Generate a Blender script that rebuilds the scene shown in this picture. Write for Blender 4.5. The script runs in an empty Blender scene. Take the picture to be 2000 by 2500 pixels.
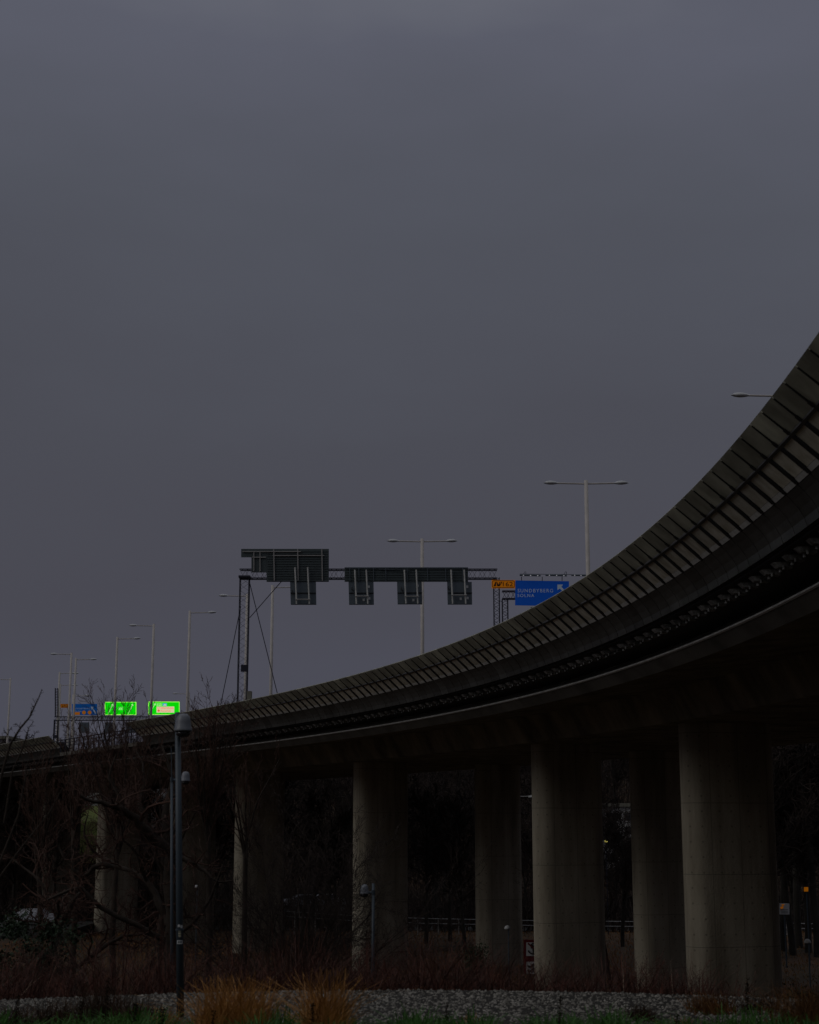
import bpy, math, random
import numpy as np
from mathutils import Vector, Matrix
R = math.radians
sc = bpy.context.scene
COL = sc.collection
# ------------------------------------------------------------------ camera
PITCH = R(11.5); F = 3800.0; CZ = 12.0      # focal length in pixels of the 2000 x 2500 photograph, eye height
cd = bpy.data.cameras.new('camera'); cam = bpy.data.objects.new('camera', cd); COL.objects.link(cam)
cd.sensor_fit = 'VERTICAL'; cd.sensor_height = 36.0; cd.lens = 36.0 * F / 2500
cam.location = (0, 0, CZ); cam.rotation_euler = (R(90) + PITCH, 0, 0)
cd.clip_start = 0.5; cd.clip_end = 9000
cd.dof.use_dof = True; cd.dof.focus_distance = 95; cd.dof.aperture_fstop = 2.0
sc.camera = cam
# ------------------------------------------------------------------ sky
w = bpy.data.worlds.new('World'); sc.world = w; w.use_nodes = True
nt = w.node_tree; nt.nodes.clear()
def wn(t, **k):
    n = nt.nodes.new(t)
    for a, b in k.items(): setattr(n, a, b)
    return n
SUN_EL = R(34); SUN_AZ = R(-113)     # azimuth from +Y towards +X: low light from behind and left
out = wn('ShaderNodeOutputWorld'); add = wn('ShaderNodeAddShader')
bg1 = wn('ShaderNodeBackground'); bg2 = wn('ShaderNodeBackground')
sky = wn('ShaderNodeTexSky', sky_type='NISHITA', sun_disc=False)
sky.sun_elevation = SUN_EL; sky.sun_rotation = SUN_AZ; sky.dust_density = 4.0; sky.air_density = 2.0
hs = wn('ShaderNodeHueSaturation'); hs.inputs['Saturation'].default_value = 0.12
nt.links.new(sky.outputs[0], hs.inputs['Color']); nt.links.new(hs.outputs[0], bg2.inputs[0]); bg2.inputs[1].default_value = 0.0012
tc = wn('ShaderNodeTexCoord'); sx = wn('ShaderNodeSeparateXYZ'); nt.links.new(tc.outputs['Generated'], sx.inputs[0])
ns = wn('ShaderNodeTexNoise'); ns.inputs['Scale'].default_value = 2.2; ns.inputs['Detail'].default_value = 5.0; ns.inputs['Roughness'].default_value = 0.5
mp = wn('ShaderNodeMapping'); mp.inputs['Scale'].default_value = (1, 1, 2.6)
nt.links.new(tc.outputs['Generated'], mp.inputs[0]); nt.links.new(mp.outputs[0], ns.inputs['Vector'])
m1 = wn('ShaderNodeMath', operation='MULTIPLY_ADD'); nt.links.new(ns.outputs[0], m1.inputs[0]); m1.inputs[1].default_value = 0.32
nt.links.new(sx.outputs[2], m1.inputs[2])
m2 = wn('ShaderNodeMath', operation='SUBTRACT'); nt.links.new(m1.outputs[0], m2.inputs[0]); m2.inputs[1].default_value = 0.16
rp = wn('ShaderNodeValToRGB'); nt.links.new(m2.outputs[0], rp.inputs[0])
el = rp.color_ramp.elements
el[0].position = 0.0; el[0].color = (0.066, 0.068, 0.090, 1)
el[1].position = 1.0; el[1].color = (0.36, 0.37, 0.40, 1)
for p, c in ((0.08, (0.067, 0.068, 0.090)), (0.16, (0.063, 0.063, 0.081)), (0.27, (0.066, 0.068, 0.086)),
             (0.38, (0.078, 0.083, 0.105)), (0.50, (0.098, 0.103, 0.135)), (0.7, (0.20, 0.21, 0.235))):
    e = el.new(p); e.color = (*c, 1)
nt.links.new(rp.outputs[0], bg1.inputs[0]); bg1.inputs[1].default_value = 1.0
nt.links.new(bg1.outputs[0], add.inputs[0]); nt.links.new(bg2.outputs[0], add.inputs[1]); nt.links.new(add.outputs[0], out.inputs[0])
# ------------------------------------------------------------------ sun behind the overcast
sd = bpy.data.lights.new('sun', 'SUN'); sun = bpy.data.objects.new('sun', sd); COL.objects.link(sun)
sd.energy = 0.38; sd.angle = R(35); sd.color = (1.0, 0.97, 0.92)
sv = Vector((math.sin(SUN_AZ) * math.cos(SUN_EL), math.cos(SUN_AZ) * math.cos(SUN_EL), math.sin(SUN_EL)))
sun.rotation_euler = sv.to_track_quat('Z', 'Y').to_euler()
sun.location = (-50, -50, 80)
sc.view_settings.view_transform = 'Standard'; sc.view_settings.look = 'None'; sc.view_settings.gamma = 1; sc.view_settings.exposure = 0

# ------------------------------------------------------------------ measuring helpers (pixels of the photo -> metres)
cp, sp = math.cos(PITCH), math.sin(PITCH)
def ray(x, y):
    u, v = x - 1000.0, 1250.0 - y
    return u, F * cp - v * sp, v * cp + F * sp
def W(x, y, D):
    a = ray(x, y); k = D / a[1]
    return Vector((a[0] * k, D, a[2] * k + CZ))
def proj(X, Y, z):
    z = z - CZ; d = Y * cp + z * sp; u = z * cp - Y * sp
    return 1000 + F * X / d, 1250 - F * u / d
def ground_z(X, Y):
    dc = 34 - 0.03 * min(X * X, 110)
    if Y < dc:
        z = float(np.interp(Y, [-400, -130, -60, -25, 0, 8, 20, 26, 28], [74, 66, 26, 1, -1.6, -1.8, -2.75, -3.3, -3.35]))  # unseen hill behind the eye, added to block low sky light on the piers
    else:
        z = float(np.interp(Y, [dc, dc + 4, dc + 16, 60, 76, 100, 150, 205, 250, 300, 500, 4000], [-3.35, -4.7, -6.7, -7.9, -8.4, -9.0, -9.7, -9.6, 3.5, 12.5, 13, 14]))
    if Y > 150: z += 1.2 * math.sin(X * .03 + Y * .021) * min(1, (Y - 150) / 60)
    return z + CZ
def G(X, Y): return Vector((X, Y, ground_z(X, Y)))

# ------------------------------------------------------------------ materials
MATS = {}
def mat(name, base, rough=0.8, base2=None, scale=4.0, bump=0.0, bscale=None, metal=0.0, spec=0.3, emit=None, es=0.0, streak=None, rnd=0.0, transl=0.0):
    m = bpy.data.materials.new(name); m.use_nodes = True; MATS[name] = m
    t = m.node_tree; b = t.nodes['Principled BSDF']; L = t.links
    b.inputs['Roughness'].default_value = rough; b.inputs['Metallic'].default_value = metal
    b.inputs['Specular IOR Level'].default_value = spec
    co = t.nodes.new('ShaderNodeTexCoord')
    n = t.nodes.new('ShaderNodeTexNoise'); n.inputs['Scale'].default_value = scale; n.inputs['Detail'].default_value = 6; n.inputs['Roughness'].default_value = 0.62
    mpn = t.nodes.new('ShaderNodeMapping'); L.new(co.outputs['Object'], mpn.inputs[0]); L.new(mpn.outputs[0], n.inputs['Vector'])
    if streak: mpn.inputs['Scale'].default_value = streak
    r = t.nodes.new('ShaderNodeValToRGB'); L.new(n.outputs[0], r.inputs[0])
    b2 = base2 or tuple(c * 0.72 for c in base)
    r.color_ramp.elements[0].position = 0.32; r.color_ramp.elements[0].color = (*b2, 1)
    r.color_ramp.elements[1].position = 0.68; r.color_ramp.elements[1].color = (*base, 1)
    colout = r.outputs[0]
    if rnd:
        oi = t.nodes.new('ShaderNodeObjectInfo'); mr = t.nodes.new('ShaderNodeMapRange')
        mr.inputs[3].default_value = 1 - rnd; mr.inputs[4].default_value = 1 + rnd
        L.new(oi.outputs['Random'], mr.inputs[0])
        mx = t.nodes.new('ShaderNodeVectorMath'); mx.operation = 'SCALE'; L.new(colout, mx.inputs[0]); L.new(mr.outputs[0], mx.inputs['Scale'])
        colout = mx.outputs[0]
    L.new(colout, b.inputs['Base Color'])
    if emit:
        b.inputs['Emission Color'].default_value = (*emit, 1); b.inputs['Emission Strength'].default_value = es
    if bump:
        n2 = t.nodes.new('ShaderNodeTexNoise'); n2.inputs['Scale'].default_value = bscale or scale * 5; n2.inputs['Detail'].default_value = 5
        L.new(co.outputs['Object'], n2.inputs['Vector'])
        bp = t.nodes.new('ShaderNodeBump'); bp.inputs['Strength'].default_value = bump; bp.inputs['Distance'].default_value = 0.05
        L.new(n2.outputs[0], bp.inputs['Height']); L.new(bp.outputs[0], b.inputs['Normal'])
    if transl:
        o = t.nodes['Material Output']; tr = t.nodes.new('ShaderNodeBsdfTranslucent'); ms = t.nodes.new('ShaderNodeMixShader')
        L.new(colout, tr.inputs[0]); ms.inputs[0].default_value = transl
        L.new(b.outputs[0], ms.inputs[1]); L.new(tr.outputs[0], ms.inputs[2]); L.new(ms.outputs[0], o.inputs[0])
    return m
M_CONC = mat('girder_concrete', (.30, .27, .20), .9, (.07, .06, .045), .55, .25, 6, streak=(1.2, 1.2, .25))
M_EDGE = mat('edge_concrete', (.13, .12, .105), .9, (.06, .055, .045), .5, .25, 8)
M_UP = mat('weathered_panel_upper', (.54, .53, .45), .6, (.30, .29, .24), 1.1, .05, streak=(1, 1, .6), rnd=.18, transl=.35)
M_LO = mat('weathered_panel_lower', (.70, .68, .60), .6, (.40, .37, .28), 1.6, .05, rnd=.16, streak=(1.6, 1.6, .5))
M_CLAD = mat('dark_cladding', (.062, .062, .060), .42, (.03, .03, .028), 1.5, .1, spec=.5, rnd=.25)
M_RIB = mat('black_steel', (.02, .02, .022), .6)
M_BRK = mat('bracket_steel', (.26, .26, .26), .5, (.05, .05, .05), 9, rnd=.4)
M_SILL = mat('galvanised_sill', (.62, .62, .60), .5, rnd=.0)
M_RAILD = mat('dark_rail', (.085, .085, .085), .45, (.05, .05, .05), 4)
M_GRAIL = mat('weathered_rail', (.26, .26, .26), .5, (.12, .12, .12), .8)
M_STEEL = mat('galvanised_steel', (.42, .41, .40), .5, (.33, .32, .31), 3, metal=.3)
M_LAT = mat('lattice_steel', (.028, .028, .045), .6)
M_POLE = mat('lamp_pole_steel', (.52, .48, .45), .6, (.42, .39, .36), 3)
M_BACK = mat('sign_back', (.075, .095, .10), .6, (.06, .075, .08), 2)
M_BACK2 = mat('sign_box_back', (.10, .125, .15), .55, (.09, .11, .13), 2)
M_ROAD = mat('asphalt', (.05, .05, .05), .9, (.035, .035, .035), 3, .2)
M_PARK = mat('park_lamp_paint', (.052, .070, .088), .45, (.045, .060, .076), 2.0, spec=.4)
M_DOME = mat('lamp_dome_paint', (.17, .18, .21), .4, (.14, .15, .17), 6, spec=.4)
M_WHITE = mat('white_paint', (.75, .75, .73), .6, (.6, .6, .58), 5)
M_GLASSW = mat('lamp_opal', (.42, .42, .42), .4)
M_BARK = mat('bark', (.050, .036, .027), .9, (.022, .017, .013), 3, .5, 20)
M_TWIG = mat('twigs', (.095, .046, .032), .85, (.036, .02, .015), .6)
M_TWIG2 = mat('dark_twigs', (.036, .024, .019), .9, (.016, .011, .010), .6)
M_FARB = mat('far_bark', (.050, .045, .038), .9, (.02, .018, .016), 1)
M_RED = mat('red_stems', (.13, .043, .028), .8, (.014, .010, .008), 2.2)
M_STRAW = mat('straw', (.66, .33, .09), .75, (.24, .11, .035), 1.5)
M_STRAWD = mat('brown_straw', (.30, .13, .04), .85, (.09, .05, .02), 1.5)
M_WEED = mat('weed_leaf', (.07, .20, .03), .6, (.025, .07, .012), 2.5, transl=.3)
M_WEEDB = mat('withered_stalk', (.05, .032, .02), .9)
M_IVY = mat('evergreen_leaf', (.020, .042, .016), .6, (.010, .022, .009), 1.2)
M_STONE = mat('stones', (.32, .30, .265), .85, (.018, .015, .011), 6.0)
M_GRAVEL = mat('gravel_bed', (.035, .031, .025), .95, (.014, .012, .01), 9, .8, 14)
M_WALL = mat('pale_wall', (.62, .60, .58), .8, (.5, .49, .47), .6)
M_WIN = mat('window_glass', (.05, .055, .06), .2, spec=.6)
M_CAR = mat('white_car_paint', (.46, .47, .52), .35, spec=.5)
M_CARD = mat('car_glass', (.02, .02, .025), .1, spec=.6)
M_TYRE = mat('tyre_rubber', (.02, .02, .02), .9)
M_BLUE = mat('blue_sign_face', (.006, .065, .30), .5, (.004, .055, .27), .8, emit=(.0, .022, .15), es=.45)  # faint glow put into the face stands in for light from the tubes above
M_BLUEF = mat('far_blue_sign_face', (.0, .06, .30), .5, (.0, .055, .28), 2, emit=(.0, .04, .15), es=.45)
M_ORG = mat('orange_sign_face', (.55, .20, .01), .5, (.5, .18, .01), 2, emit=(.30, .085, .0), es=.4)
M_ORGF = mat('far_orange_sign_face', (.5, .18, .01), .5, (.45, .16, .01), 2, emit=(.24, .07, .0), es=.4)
M_BLK = mat('black_lettering', (.01, .01, .01), .6)
M_LET = mat('white_lettering', (.6, .68, .75), .5, (.58, .66, .73), 2, emit=(.25, .35, .5), es=.06)
M_LETF = mat('far_white_lettering', (.5, .55, .65), .5, (.5, .55, .65), 2, emit=(.2, .3, .45), es=.15)
M_GRN = mat('lit_green_face', (.0, .3, .0), .5, (.0, .3, .0), 2, emit=(.0, .62, .0), es=1.0)
M_GRNL = mat('lit_green_border', (.3, .6, .1), .5, (.3, .6, .1), 2, emit=(.40, .95, .12), es=1.0)
M_GRNT = mat('lit_green_lettering', (.4, .6, .3), .5, (.4, .6, .3), 2, emit=(.45, .80, .32), es=.95)
M_LITW = mat('lit_cream_panel', (.6, .55, .4), .5, (.6, .55, .4), 2, emit=(.62, .55, .33), es=.9)
M_LITR = mat('lit_red_lettering', (.6, .1, .05), .5, (.6, .1, .05), 2, emit=(.75, .09, .05), es=.8)
M_LITB = mat('lit_blue_symbol', (.1, .3, .6), .5, (.1, .3, .6), 2, emit=(.08, .32, .62), es=.9)
M_REDS = mat('dark_red_board', (.14, .01, .015), .6)
M_BULB = mat('lit_bulb', (.8, .7, .3), .5, emit=(1.0, .85, .2), es=1.2)
M_SPOT = mat('tube_lamp_spot', (.6, .6, .6), .4, emit=(.3, .3, .32), es=.6)
M_FARS = mat('far_screen_boards', (.20, .09, .06), .8, (.06, .07, .08), 1.6)
M_OLIVE = mat('parapet', (.22, .21, .17), .8, (.15, .14, .11), 1)
M_RUST = mat('rust_cloth', (.20, .05, .03), .9)

def add_conc_detail(m):     # formwork seams and tie holes cast into the concrete of the piers
    t = m.node_tree; L = t.links; b = t.nodes['Principled BSDF']
    uv = t.nodes.new('ShaderNodeUVMap'); s = t.nodes.new('ShaderNodeSeparateXYZ'); L.new(uv.outputs[0], s.inputs[0])
    def math_(op, a, bb=None, c=None):
        n = t.nodes.new('ShaderNodeMath'); n.operation = op
        for i, v in enumerate((a, bb, c)):
            if v is None: continue
            if isinstance(v, (int, float)): n.inputs[i].default_value = v
            else: L.new(v, n.inputs[i])
        return n.outputs[0]
    def cell(v, size, off=0.0):   # distance to the middle of the cell in metres
        f = math_('FRACT', math_('MULTIPLY_ADD', v, 1 / size, off))
        return math_('MULTIPLY', math_('ABSOLUTE', math_('SUBTRACT', f, .5)), size)
    u, v = s.outputs[0], s.outputs[1]
    du = math_('MINIMUM', cell(u, 1.3, .30), cell(u, 1.3, .70)); dv = cell(v, .62)
    hole = math_('LESS_THAN', math_('SQRT', math_('ADD', math_('MULTIPLY', du, du), math_('MULTIPLY', dv, dv))), .045)
    seam = math_('MAXIMUM', math_('LESS_THAN', cell(u, 1.3), .014), math_('LESS_THAN', cell(v, 2.9), .016))
    mk = math_('MAXIMUM', math_('MULTIPLY', seam, .45), math_('MULTIPLY', hole, .42))
    mx = t.nodes.new('ShaderNodeMix'); mx.data_type = 'RGBA'
    src = b.inputs['Base Color'].links[0].from_socket
    L.new(mk, mx.inputs[0]); L.new(src, mx.inputs[6]); mx.inputs[7].default_value = (.03, .028, .022, 1)
    L.new(mx.outputs[2], b.inputs['Base Color'])
M_PIER = mat('pier_concrete', (.42, .38, .30), .9, (.17, .145, .105), .55, .3, 10, streak=(1.5, 1.5, .22)); add_conc_detail(M_PIER)

# ------------------------------------------------------------------ mesh helpers
class MB:
    def __init__(s): s.v = []; s.f = []; s.uv = None
    def add(s, vs, fs):
        o = len(s.v); s.v += [tuple(p) for p in vs]; s.f += [tuple(i + o for i in f) for f in fs]; return s
    def hexa(s, p):      # 8 corners, bottom ring then top ring
        return s.add(p, [(0, 3, 2, 1), (4, 5, 6, 7), (0, 1, 5, 4), (1, 2, 6, 5), (2, 3, 7, 6), (3, 0, 4, 7)])
    def box(s, a, b):
        (x0, y0, z0), (x1, y1, z1) = a, b
        return s.hexa([(x0, y0, z0), (x1, y0, z0), (x1, y1, z0), (x0, y1, z0), (x0, y0, z1), (x1, y0, z1), (x1, y1, z1), (x0, y1, z1)])
    def tube(s, pts, rad, n=6, cap=True):
        pts = [Vector(p) for p in pts]
        if not hasattr(rad, '__len__'): rad = [rad] * len(pts)
        t = (pts[1] - pts[0]).normalized(); a = t.orthogonal().normalized(); vs = []
        for i, p in enumerate(pts):
            if 0 < i < len(pts) - 1: t = (pts[i + 1] - pts[i - 1]).normalized()
            elif i: t = (pts[i] - pts[i - 1]).normalized()
            a = (a - t * a.dot(t)).normalized(); b = t.cross(a)
            for k in range(n):
                an = 2 * math.pi * k / n; vs.append(p + (a * math.cos(an) + b * math.sin(an)) * rad[i])
        fs = [(i * n + k, i * n + (k + 1) % n, (i + 1) * n + (k + 1) % n, (i + 1) * n + k) for i in range(len(pts) - 1) for k in range(n)]
        if cap: fs += [tuple(range(n))[::-1], tuple((len(pts) - 1) * n + k for k in range(n))]
        return s.add(vs, fs)
    def bar(s, p, q, w=.05): return s.tube([p, q], w * .7071, 4)
    def lathe(s, c, prof, n=20, axis=None):
        c = Vector(c); vs = []
        for r, z in prof:
            for k in range(n):
                a = 2 * math.pi * k / n; vs.append(c + Vector((r * math.cos(a), r * math.sin(a), z)))
        m = len(prof)
        fs = [(i * n + k, i * n + (k + 1) % n, (i + 1) * n + (k + 1) % n, (i + 1) * n + k) for i in range(m - 1) for k in range(n)]
        fs += [tuple(range(n))[::-1], tuple((m - 1) * n + k for k in range(n))]
        return s.add(vs, fs)
    def build(s, name, m, parent=None, smooth=False, uv=None):
        off = Vector((0, 0, 0))
        if parent is not None:
            p = parent
            while p: off += p.location; p = p.parent
        me = bpy.data.meshes.new(name)
        me.from_pydata([(x - off.x, y - off.y, z - off.z) for x, y, z in s.v], [], s.f)
        me.materials.append(m)
        if smooth: me.polygons.foreach_set('use_smooth', [True] * len(me.polygons))
        if uv:
            l = me.uv_layers.new(name='UVMap')
            for lp in me.loops: l.data[lp.index].uv = uv[lp.vertex_index]
        me.update()
        o = bpy.data.objects.new(name, me); COL.objects.link(o)
        if parent is not None: o.parent = parent
        return o
def np_mesh(name, V, Fc, m, parent=None):
    me = bpy.data.meshes.new(name); me.from_pydata(V.tolist(), [], Fc.tolist()); me.materials.append(m); me.update()
    o = bpy.data.objects.new(name, me); COL.objects.link(o)
    if parent is not None: o.parent = parent
    return o
def tag(o, label=None, cat=None, group=None, kind=None):
    if label: o['label'] = label
    if cat: o['category'] = cat
    if group: o['group'] = group
    if kind: o['kind'] = kind
    return o
def empty(name, loc, label=None, cat=None, group=None):
    o = bpy.data.objects.new(name, None); COL.objects.link(o); o.location = loc; o.empty_display_size = .3
    return tag(o, label, cat, group)
def copy_tree(o, parent=None):
    kids = [c for c in bpy.data.objects if c.parent == o]
    c = o.copy(); COL.objects.link(c); c.parent = parent
    for k in kids: copy_tree(k, c)
    return c
def text(s, name, m, parent, pos, height, width=None, spacing=1.0):
    cu = bpy.data.curves.new('t', 'FONT'); cu.body = s; cu.size = 1; cu.extrude = .004; cu.space_character = spacing; cu.resolution_u = 3
    to = bpy.data.objects.new('t', cu); COL.objects.link(to)
    bpy.context.view_layer.update()
    me = bpy.data.meshes.new_from_object(to.evaluated_get(bpy.context.evaluated_depsgraph_get()))
    bpy.data.objects.remove(to); bpy.data.curves.remove(cu)
    xs = [v.co.x for v in me.vertices]; ys = [v.co.y for v in me.vertices]
    x0, x1, y0, y1 = min(xs), max(xs), min(ys), max(ys)
    ky = height / .69; kx = ky if width is None else width / (x1 - x0)
    off = Vector((0, 0, 0)); p = parent
    while p: off += p.location; p = p.parent
    for v in me.vertices:
        x, y, z = v.co; v.co = Vector(((x - x0) * kx + pos[0], pos[1] - z, y * ky + pos[2])) - off
    me.materials.clear(); me.materials.append(m)
    o = bpy.data.objects.new(name, me); COL.objects.link(o); o.parent = parent
    return o
def flat(pts, D, th=.02):     # polygon given in photo pixels, built as a thin plate standing at depth D
    b = MB(); a = [W(x, y, D) for x, y in pts]; n = len(a)
    vs = a + [p + Vector((0, th, 0)) for p in a]
    return b.add(vs, [tuple(range(n))[::-1], tuple(range(n, 2 * n))] + [(i, (i + 1) % n, (i + 1) % n + n, i + n) for i in range(n)])
def prect(x0, y0, x1, y1, D, th=.02): return flat([(x0, y0), (x0, y1), (x1, y1), (x1, y0)], D, th)
def struct(name, mb, m, **k): return tag(mb.build(name, m, **k), kind='structure')

# ------------------------------------------------------------------ ground
ys = [-400, -200, -130, -100, -80, -60, -40, -25, -12, 0, 8, 14, 20, 24, 26, 28] + list(np.arange(29, 56, .75)) + [58, 62, 70, 76, 84, 92, 100, 110, 120, 135, 150, 165, 180, 200, 215, 230, 250, 275, 300, 350, 420, 500, 700, 1200, 2500, 4000]
xs = [-3000, -900, -300, -160, -120] + list(range(-100, -24, 8)) + list(np.arange(-24, 25, 1.5)) + list(range(32, 108, 8)) + [120, 160, 300, 900, 3000]
g = MB(); g.v = [(x, y, ground_z(x, y) - .02) for y in ys for x in xs]
nx = len(xs); g.f = [(j * nx + i, j * nx + i + 1, (j + 1) * nx + i + 1, (j + 1) * nx + i) for j in range(len(ys) - 1) for i in range(nx - 1)]
M_SOIL = mat('leaf_litter', (.075, .036, .017), .95, (.024, .022, .012), .22, .6, 5)
struct('ground', g, M_SOIL, smooth=True)
g = MB(); gx = np.arange(-16, 16.1, 1.0); n = len(gx)
for j in range(9):
    for x in gx:
        y = 24 + (34 - .03 * min(x * x, 110) - 24) * j / 8; g.v.append((x, y, ground_z(x, y) + .03))
g.f = [(j * n + i, j * n + i + 1, (j + 1) * n + i + 1, (j + 1) * n + i) for j in range(8) for i in range(n - 1)]
struct('gravel_bed', g, M_GRAVEL, smooth=True)
rs = np.random.RandomState(3)
# loose stones lying on the gravel bed
base = np.array([[1, 0, 0], [.3, .9, 0], [-.8, .6, 0], [-.8, -.6, 0], [.3, -.9, 0], [.1, .05, .75], [-.3, -.2, .6]])
bf = np.array([[0, 1, 5], [1, 2, 5], [2, 3, 6], [3, 4, 6], [4, 0, 5], [5, 2, 6], [4, 5, 6]])
N = 24000; X = rs.uniform(-12, 12, N); Y = rs.uniform(25.5, 34.1, N)
crest = 34 - .03 * np.minimum(X * X, 110); ok = Y < crest + .1; X, Y = X[ok], Y[ok]; N = len(X)
S = rs.uniform(.012, .055, (N, 1, 1)) * rs.uniform(.6, 1.3, (N, 1, 3)); A = rs.uniform(0, 6.28, N)
V = base[None] * S * rs.uniform(.75, 1.2, (N, 7, 1)); c, s_ = np.cos(A)[:, None], np.sin(A)[:, None]
V = np.stack([V[..., 0] * c - V[..., 1] * s_, V[..., 0] * s_ + V[..., 1] * c, V[..., 2]], -1)
V += np.stack([X, Y, np.array([ground_z(a, b) for a, b in zip(X, Y)]) + .025], -1)[:, None]
tag(np_mesh('gravel', V.reshape(-1, 3), (bf[None] + np.arange(N)[:, None, None] * 7).reshape(-1, 3), M_STONE), 'pale loose stones covering the strip of gravel in front', 'gravel', kind='stuff')
# road behind the viaduct
g = MB(); rx = list(range(-90, 121, 6))
for x in rx:
    for y in (156, 163): g.v.append((x, y, ground_z(x, y) + .05))
g.f = [(2 * i, 2 * i + 2, 2 * i + 3, 2 * i + 1) for i in range(len(rx) - 1)]
struct('road', g, M_ROAD)

# ------------------------------------------------------------------ viaduct: the curve of its outer edge in plan
CX = [8.512177673810352e-10, -2.4162117744263427e-07, 6.759283540889536e-06, 0.00025232675635582415, 0.4827638835581036, -37.623118624782855]
CY = [1.9160349203043326e-10, -4.800758647078165e-10, -1.1706420674276658e-05, 0.0008139273239111266, -0.8855395766282467, 148.7129795993621]
S1 = 134.2
def curve(s):
    q = min(max(s, 0.0), S1); x, y = np.polyval(CX, q), np.polyval(CY, q)
    tx, ty = np.polyval(np.polyder(CX), q), np.polyval(np.polyder(CY), q)
    l = math.hypot(tx, ty); tx, ty = tx / l, ty / l
    return x + tx * (s - q), y + ty * (s - q), tx, ty
def VP(s, n, z):          # station, distance inward from the outer edge, height above the eye
    x, y, tx, ty = curve(s); return Vector((x - ty * n, y + tx * n, z + CZ))
def station(px, n, z, lo=-200, hi=133):      # station at which a point (n, z) is seen in column px
    f = lambda s: proj(*VP(s, n, z))[0] - px
    vals = np.linspace(lo, hi, 400); fv = [f(v) for v in vals]
    for i in range(399):
        if fv[i] <= 0 < fv[i + 1]: lo, hi = vals[i], vals[i + 1]; break
    for _ in range(30):
        m_ = (lo + hi) / 2
        if f(m_) > 0: hi = m_
        else: lo = m_
    return lo
def sweep(profile, s0, s1, ds=2.0, closed=True):
    b = MB(); k = max(1, int(round((s1 - s0) / ds))); m_ = len(profile)
    for i in range(k + 1):
        s = s0 + (s1 - s0) * i / k; b.v += [tuple(VP(s, n_, z_)) for n_, z_ in profile]
    e = m_ if closed else m_ - 1
    b.f = [(i * m_ + j, i * m_ + (j + 1) % m_, (i + 1) * m_ + (j + 1) % m_, (i + 1) * m_ + j) for i in range(k) for j in range(e)]
    if closed: b.f += [tuple(range(m_)), tuple(k * m_ + j for j in range(m_))[::-1]]
    return b
SA, SB = -170.0, 176.0
via = empty('viaduct', VP(60, 12, -9), 'long curving concrete road viaduct with leaning noise screens along its edge', 'viaduct')
# box girder: cantilever, webs, soffit
girder = sweep([(3.18, 5.26), (7.35, 5.62), (8.0, 4.36), (22.0, 4.36), (22.7, 5.62), (27.6, 5.26), (27.6, 5.9), (24.0, 6.2), (3.6, 6.2), (3.18, 5.9)], SA, SB)
girder.build('girder', M_CONC, via)
sweep([(2.76, 5.56), (3.14, 5.20), (3.175, 5.26), (3.175, 5.90), (2.80, 5.62)], SA, SB, 1.5).build('edge_beam', M_EDGE, via)
sweep([(2.70, 5.575), (2.755, 5.545), (2.80, 5.63), (2.74, 5.64)], SA, SB, 1.5).build('gutter', M_SILL, via)
sweep([(1.75, 6.25), (3.17, 5.92), (3.17, 6.22), (1.75, 6.36)], SA, SB).build('deck_edge', M_RIB, via)
sweep([(3.18, 6.203), (27.4, 6.203), (27.4, 6.26), (3.18, 6.26)], SA, SB).build('carriageway', M_ROAD, via)
sweep([(27.6, 5.6), (28.0, 5.6), (28.0, 9.0), (27.6, 9.0)], SA, SB).build('far_screen', M_FARS, via)
sg0 = station(122, 0, 8.0); sg1 = station(308, 0, 8.0)      # the gap where an open railing replaces the screen
DS = 1.02
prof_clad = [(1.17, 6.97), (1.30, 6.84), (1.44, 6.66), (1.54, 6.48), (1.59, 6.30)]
joints = np.arange(-34, 146, DS)
cells = [(s, s + DS) for s in joints if s > sg1 or s + DS < sg0]
NEAR = {round(s, 3) for s, _ in cells[-100:]}
def plate(b, s0, s1, top, bot, th=.05, skew=0.0):
    (n0, z0), (n1, z1) = top, bot
    dn, dz = n1 - n0, z1 - z0; l = math.hypot(dn, dz); on, oz = dz / l * th, -dn / l * th    # outward normal
    P = [VP(s0, n1, z1), VP(s1, n1, z1), VP(s1, n1 - on, z1 - oz), VP(s0, n1 - on, z1 - oz),
         VP(s0, n0, z0), VP(s1, n0, z0), VP(s1, n0 - on, z0 - oz), VP(s0, n0 - on, z0 - oz)]
    return b.hexa(P)
far = {k: MB() for k in ('upper_panel', 'lower_panel', 'cladding_panel', 'rib', 'bracket')}
sill = MB(); sill_far = MB()
rr = random.Random(5)
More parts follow.
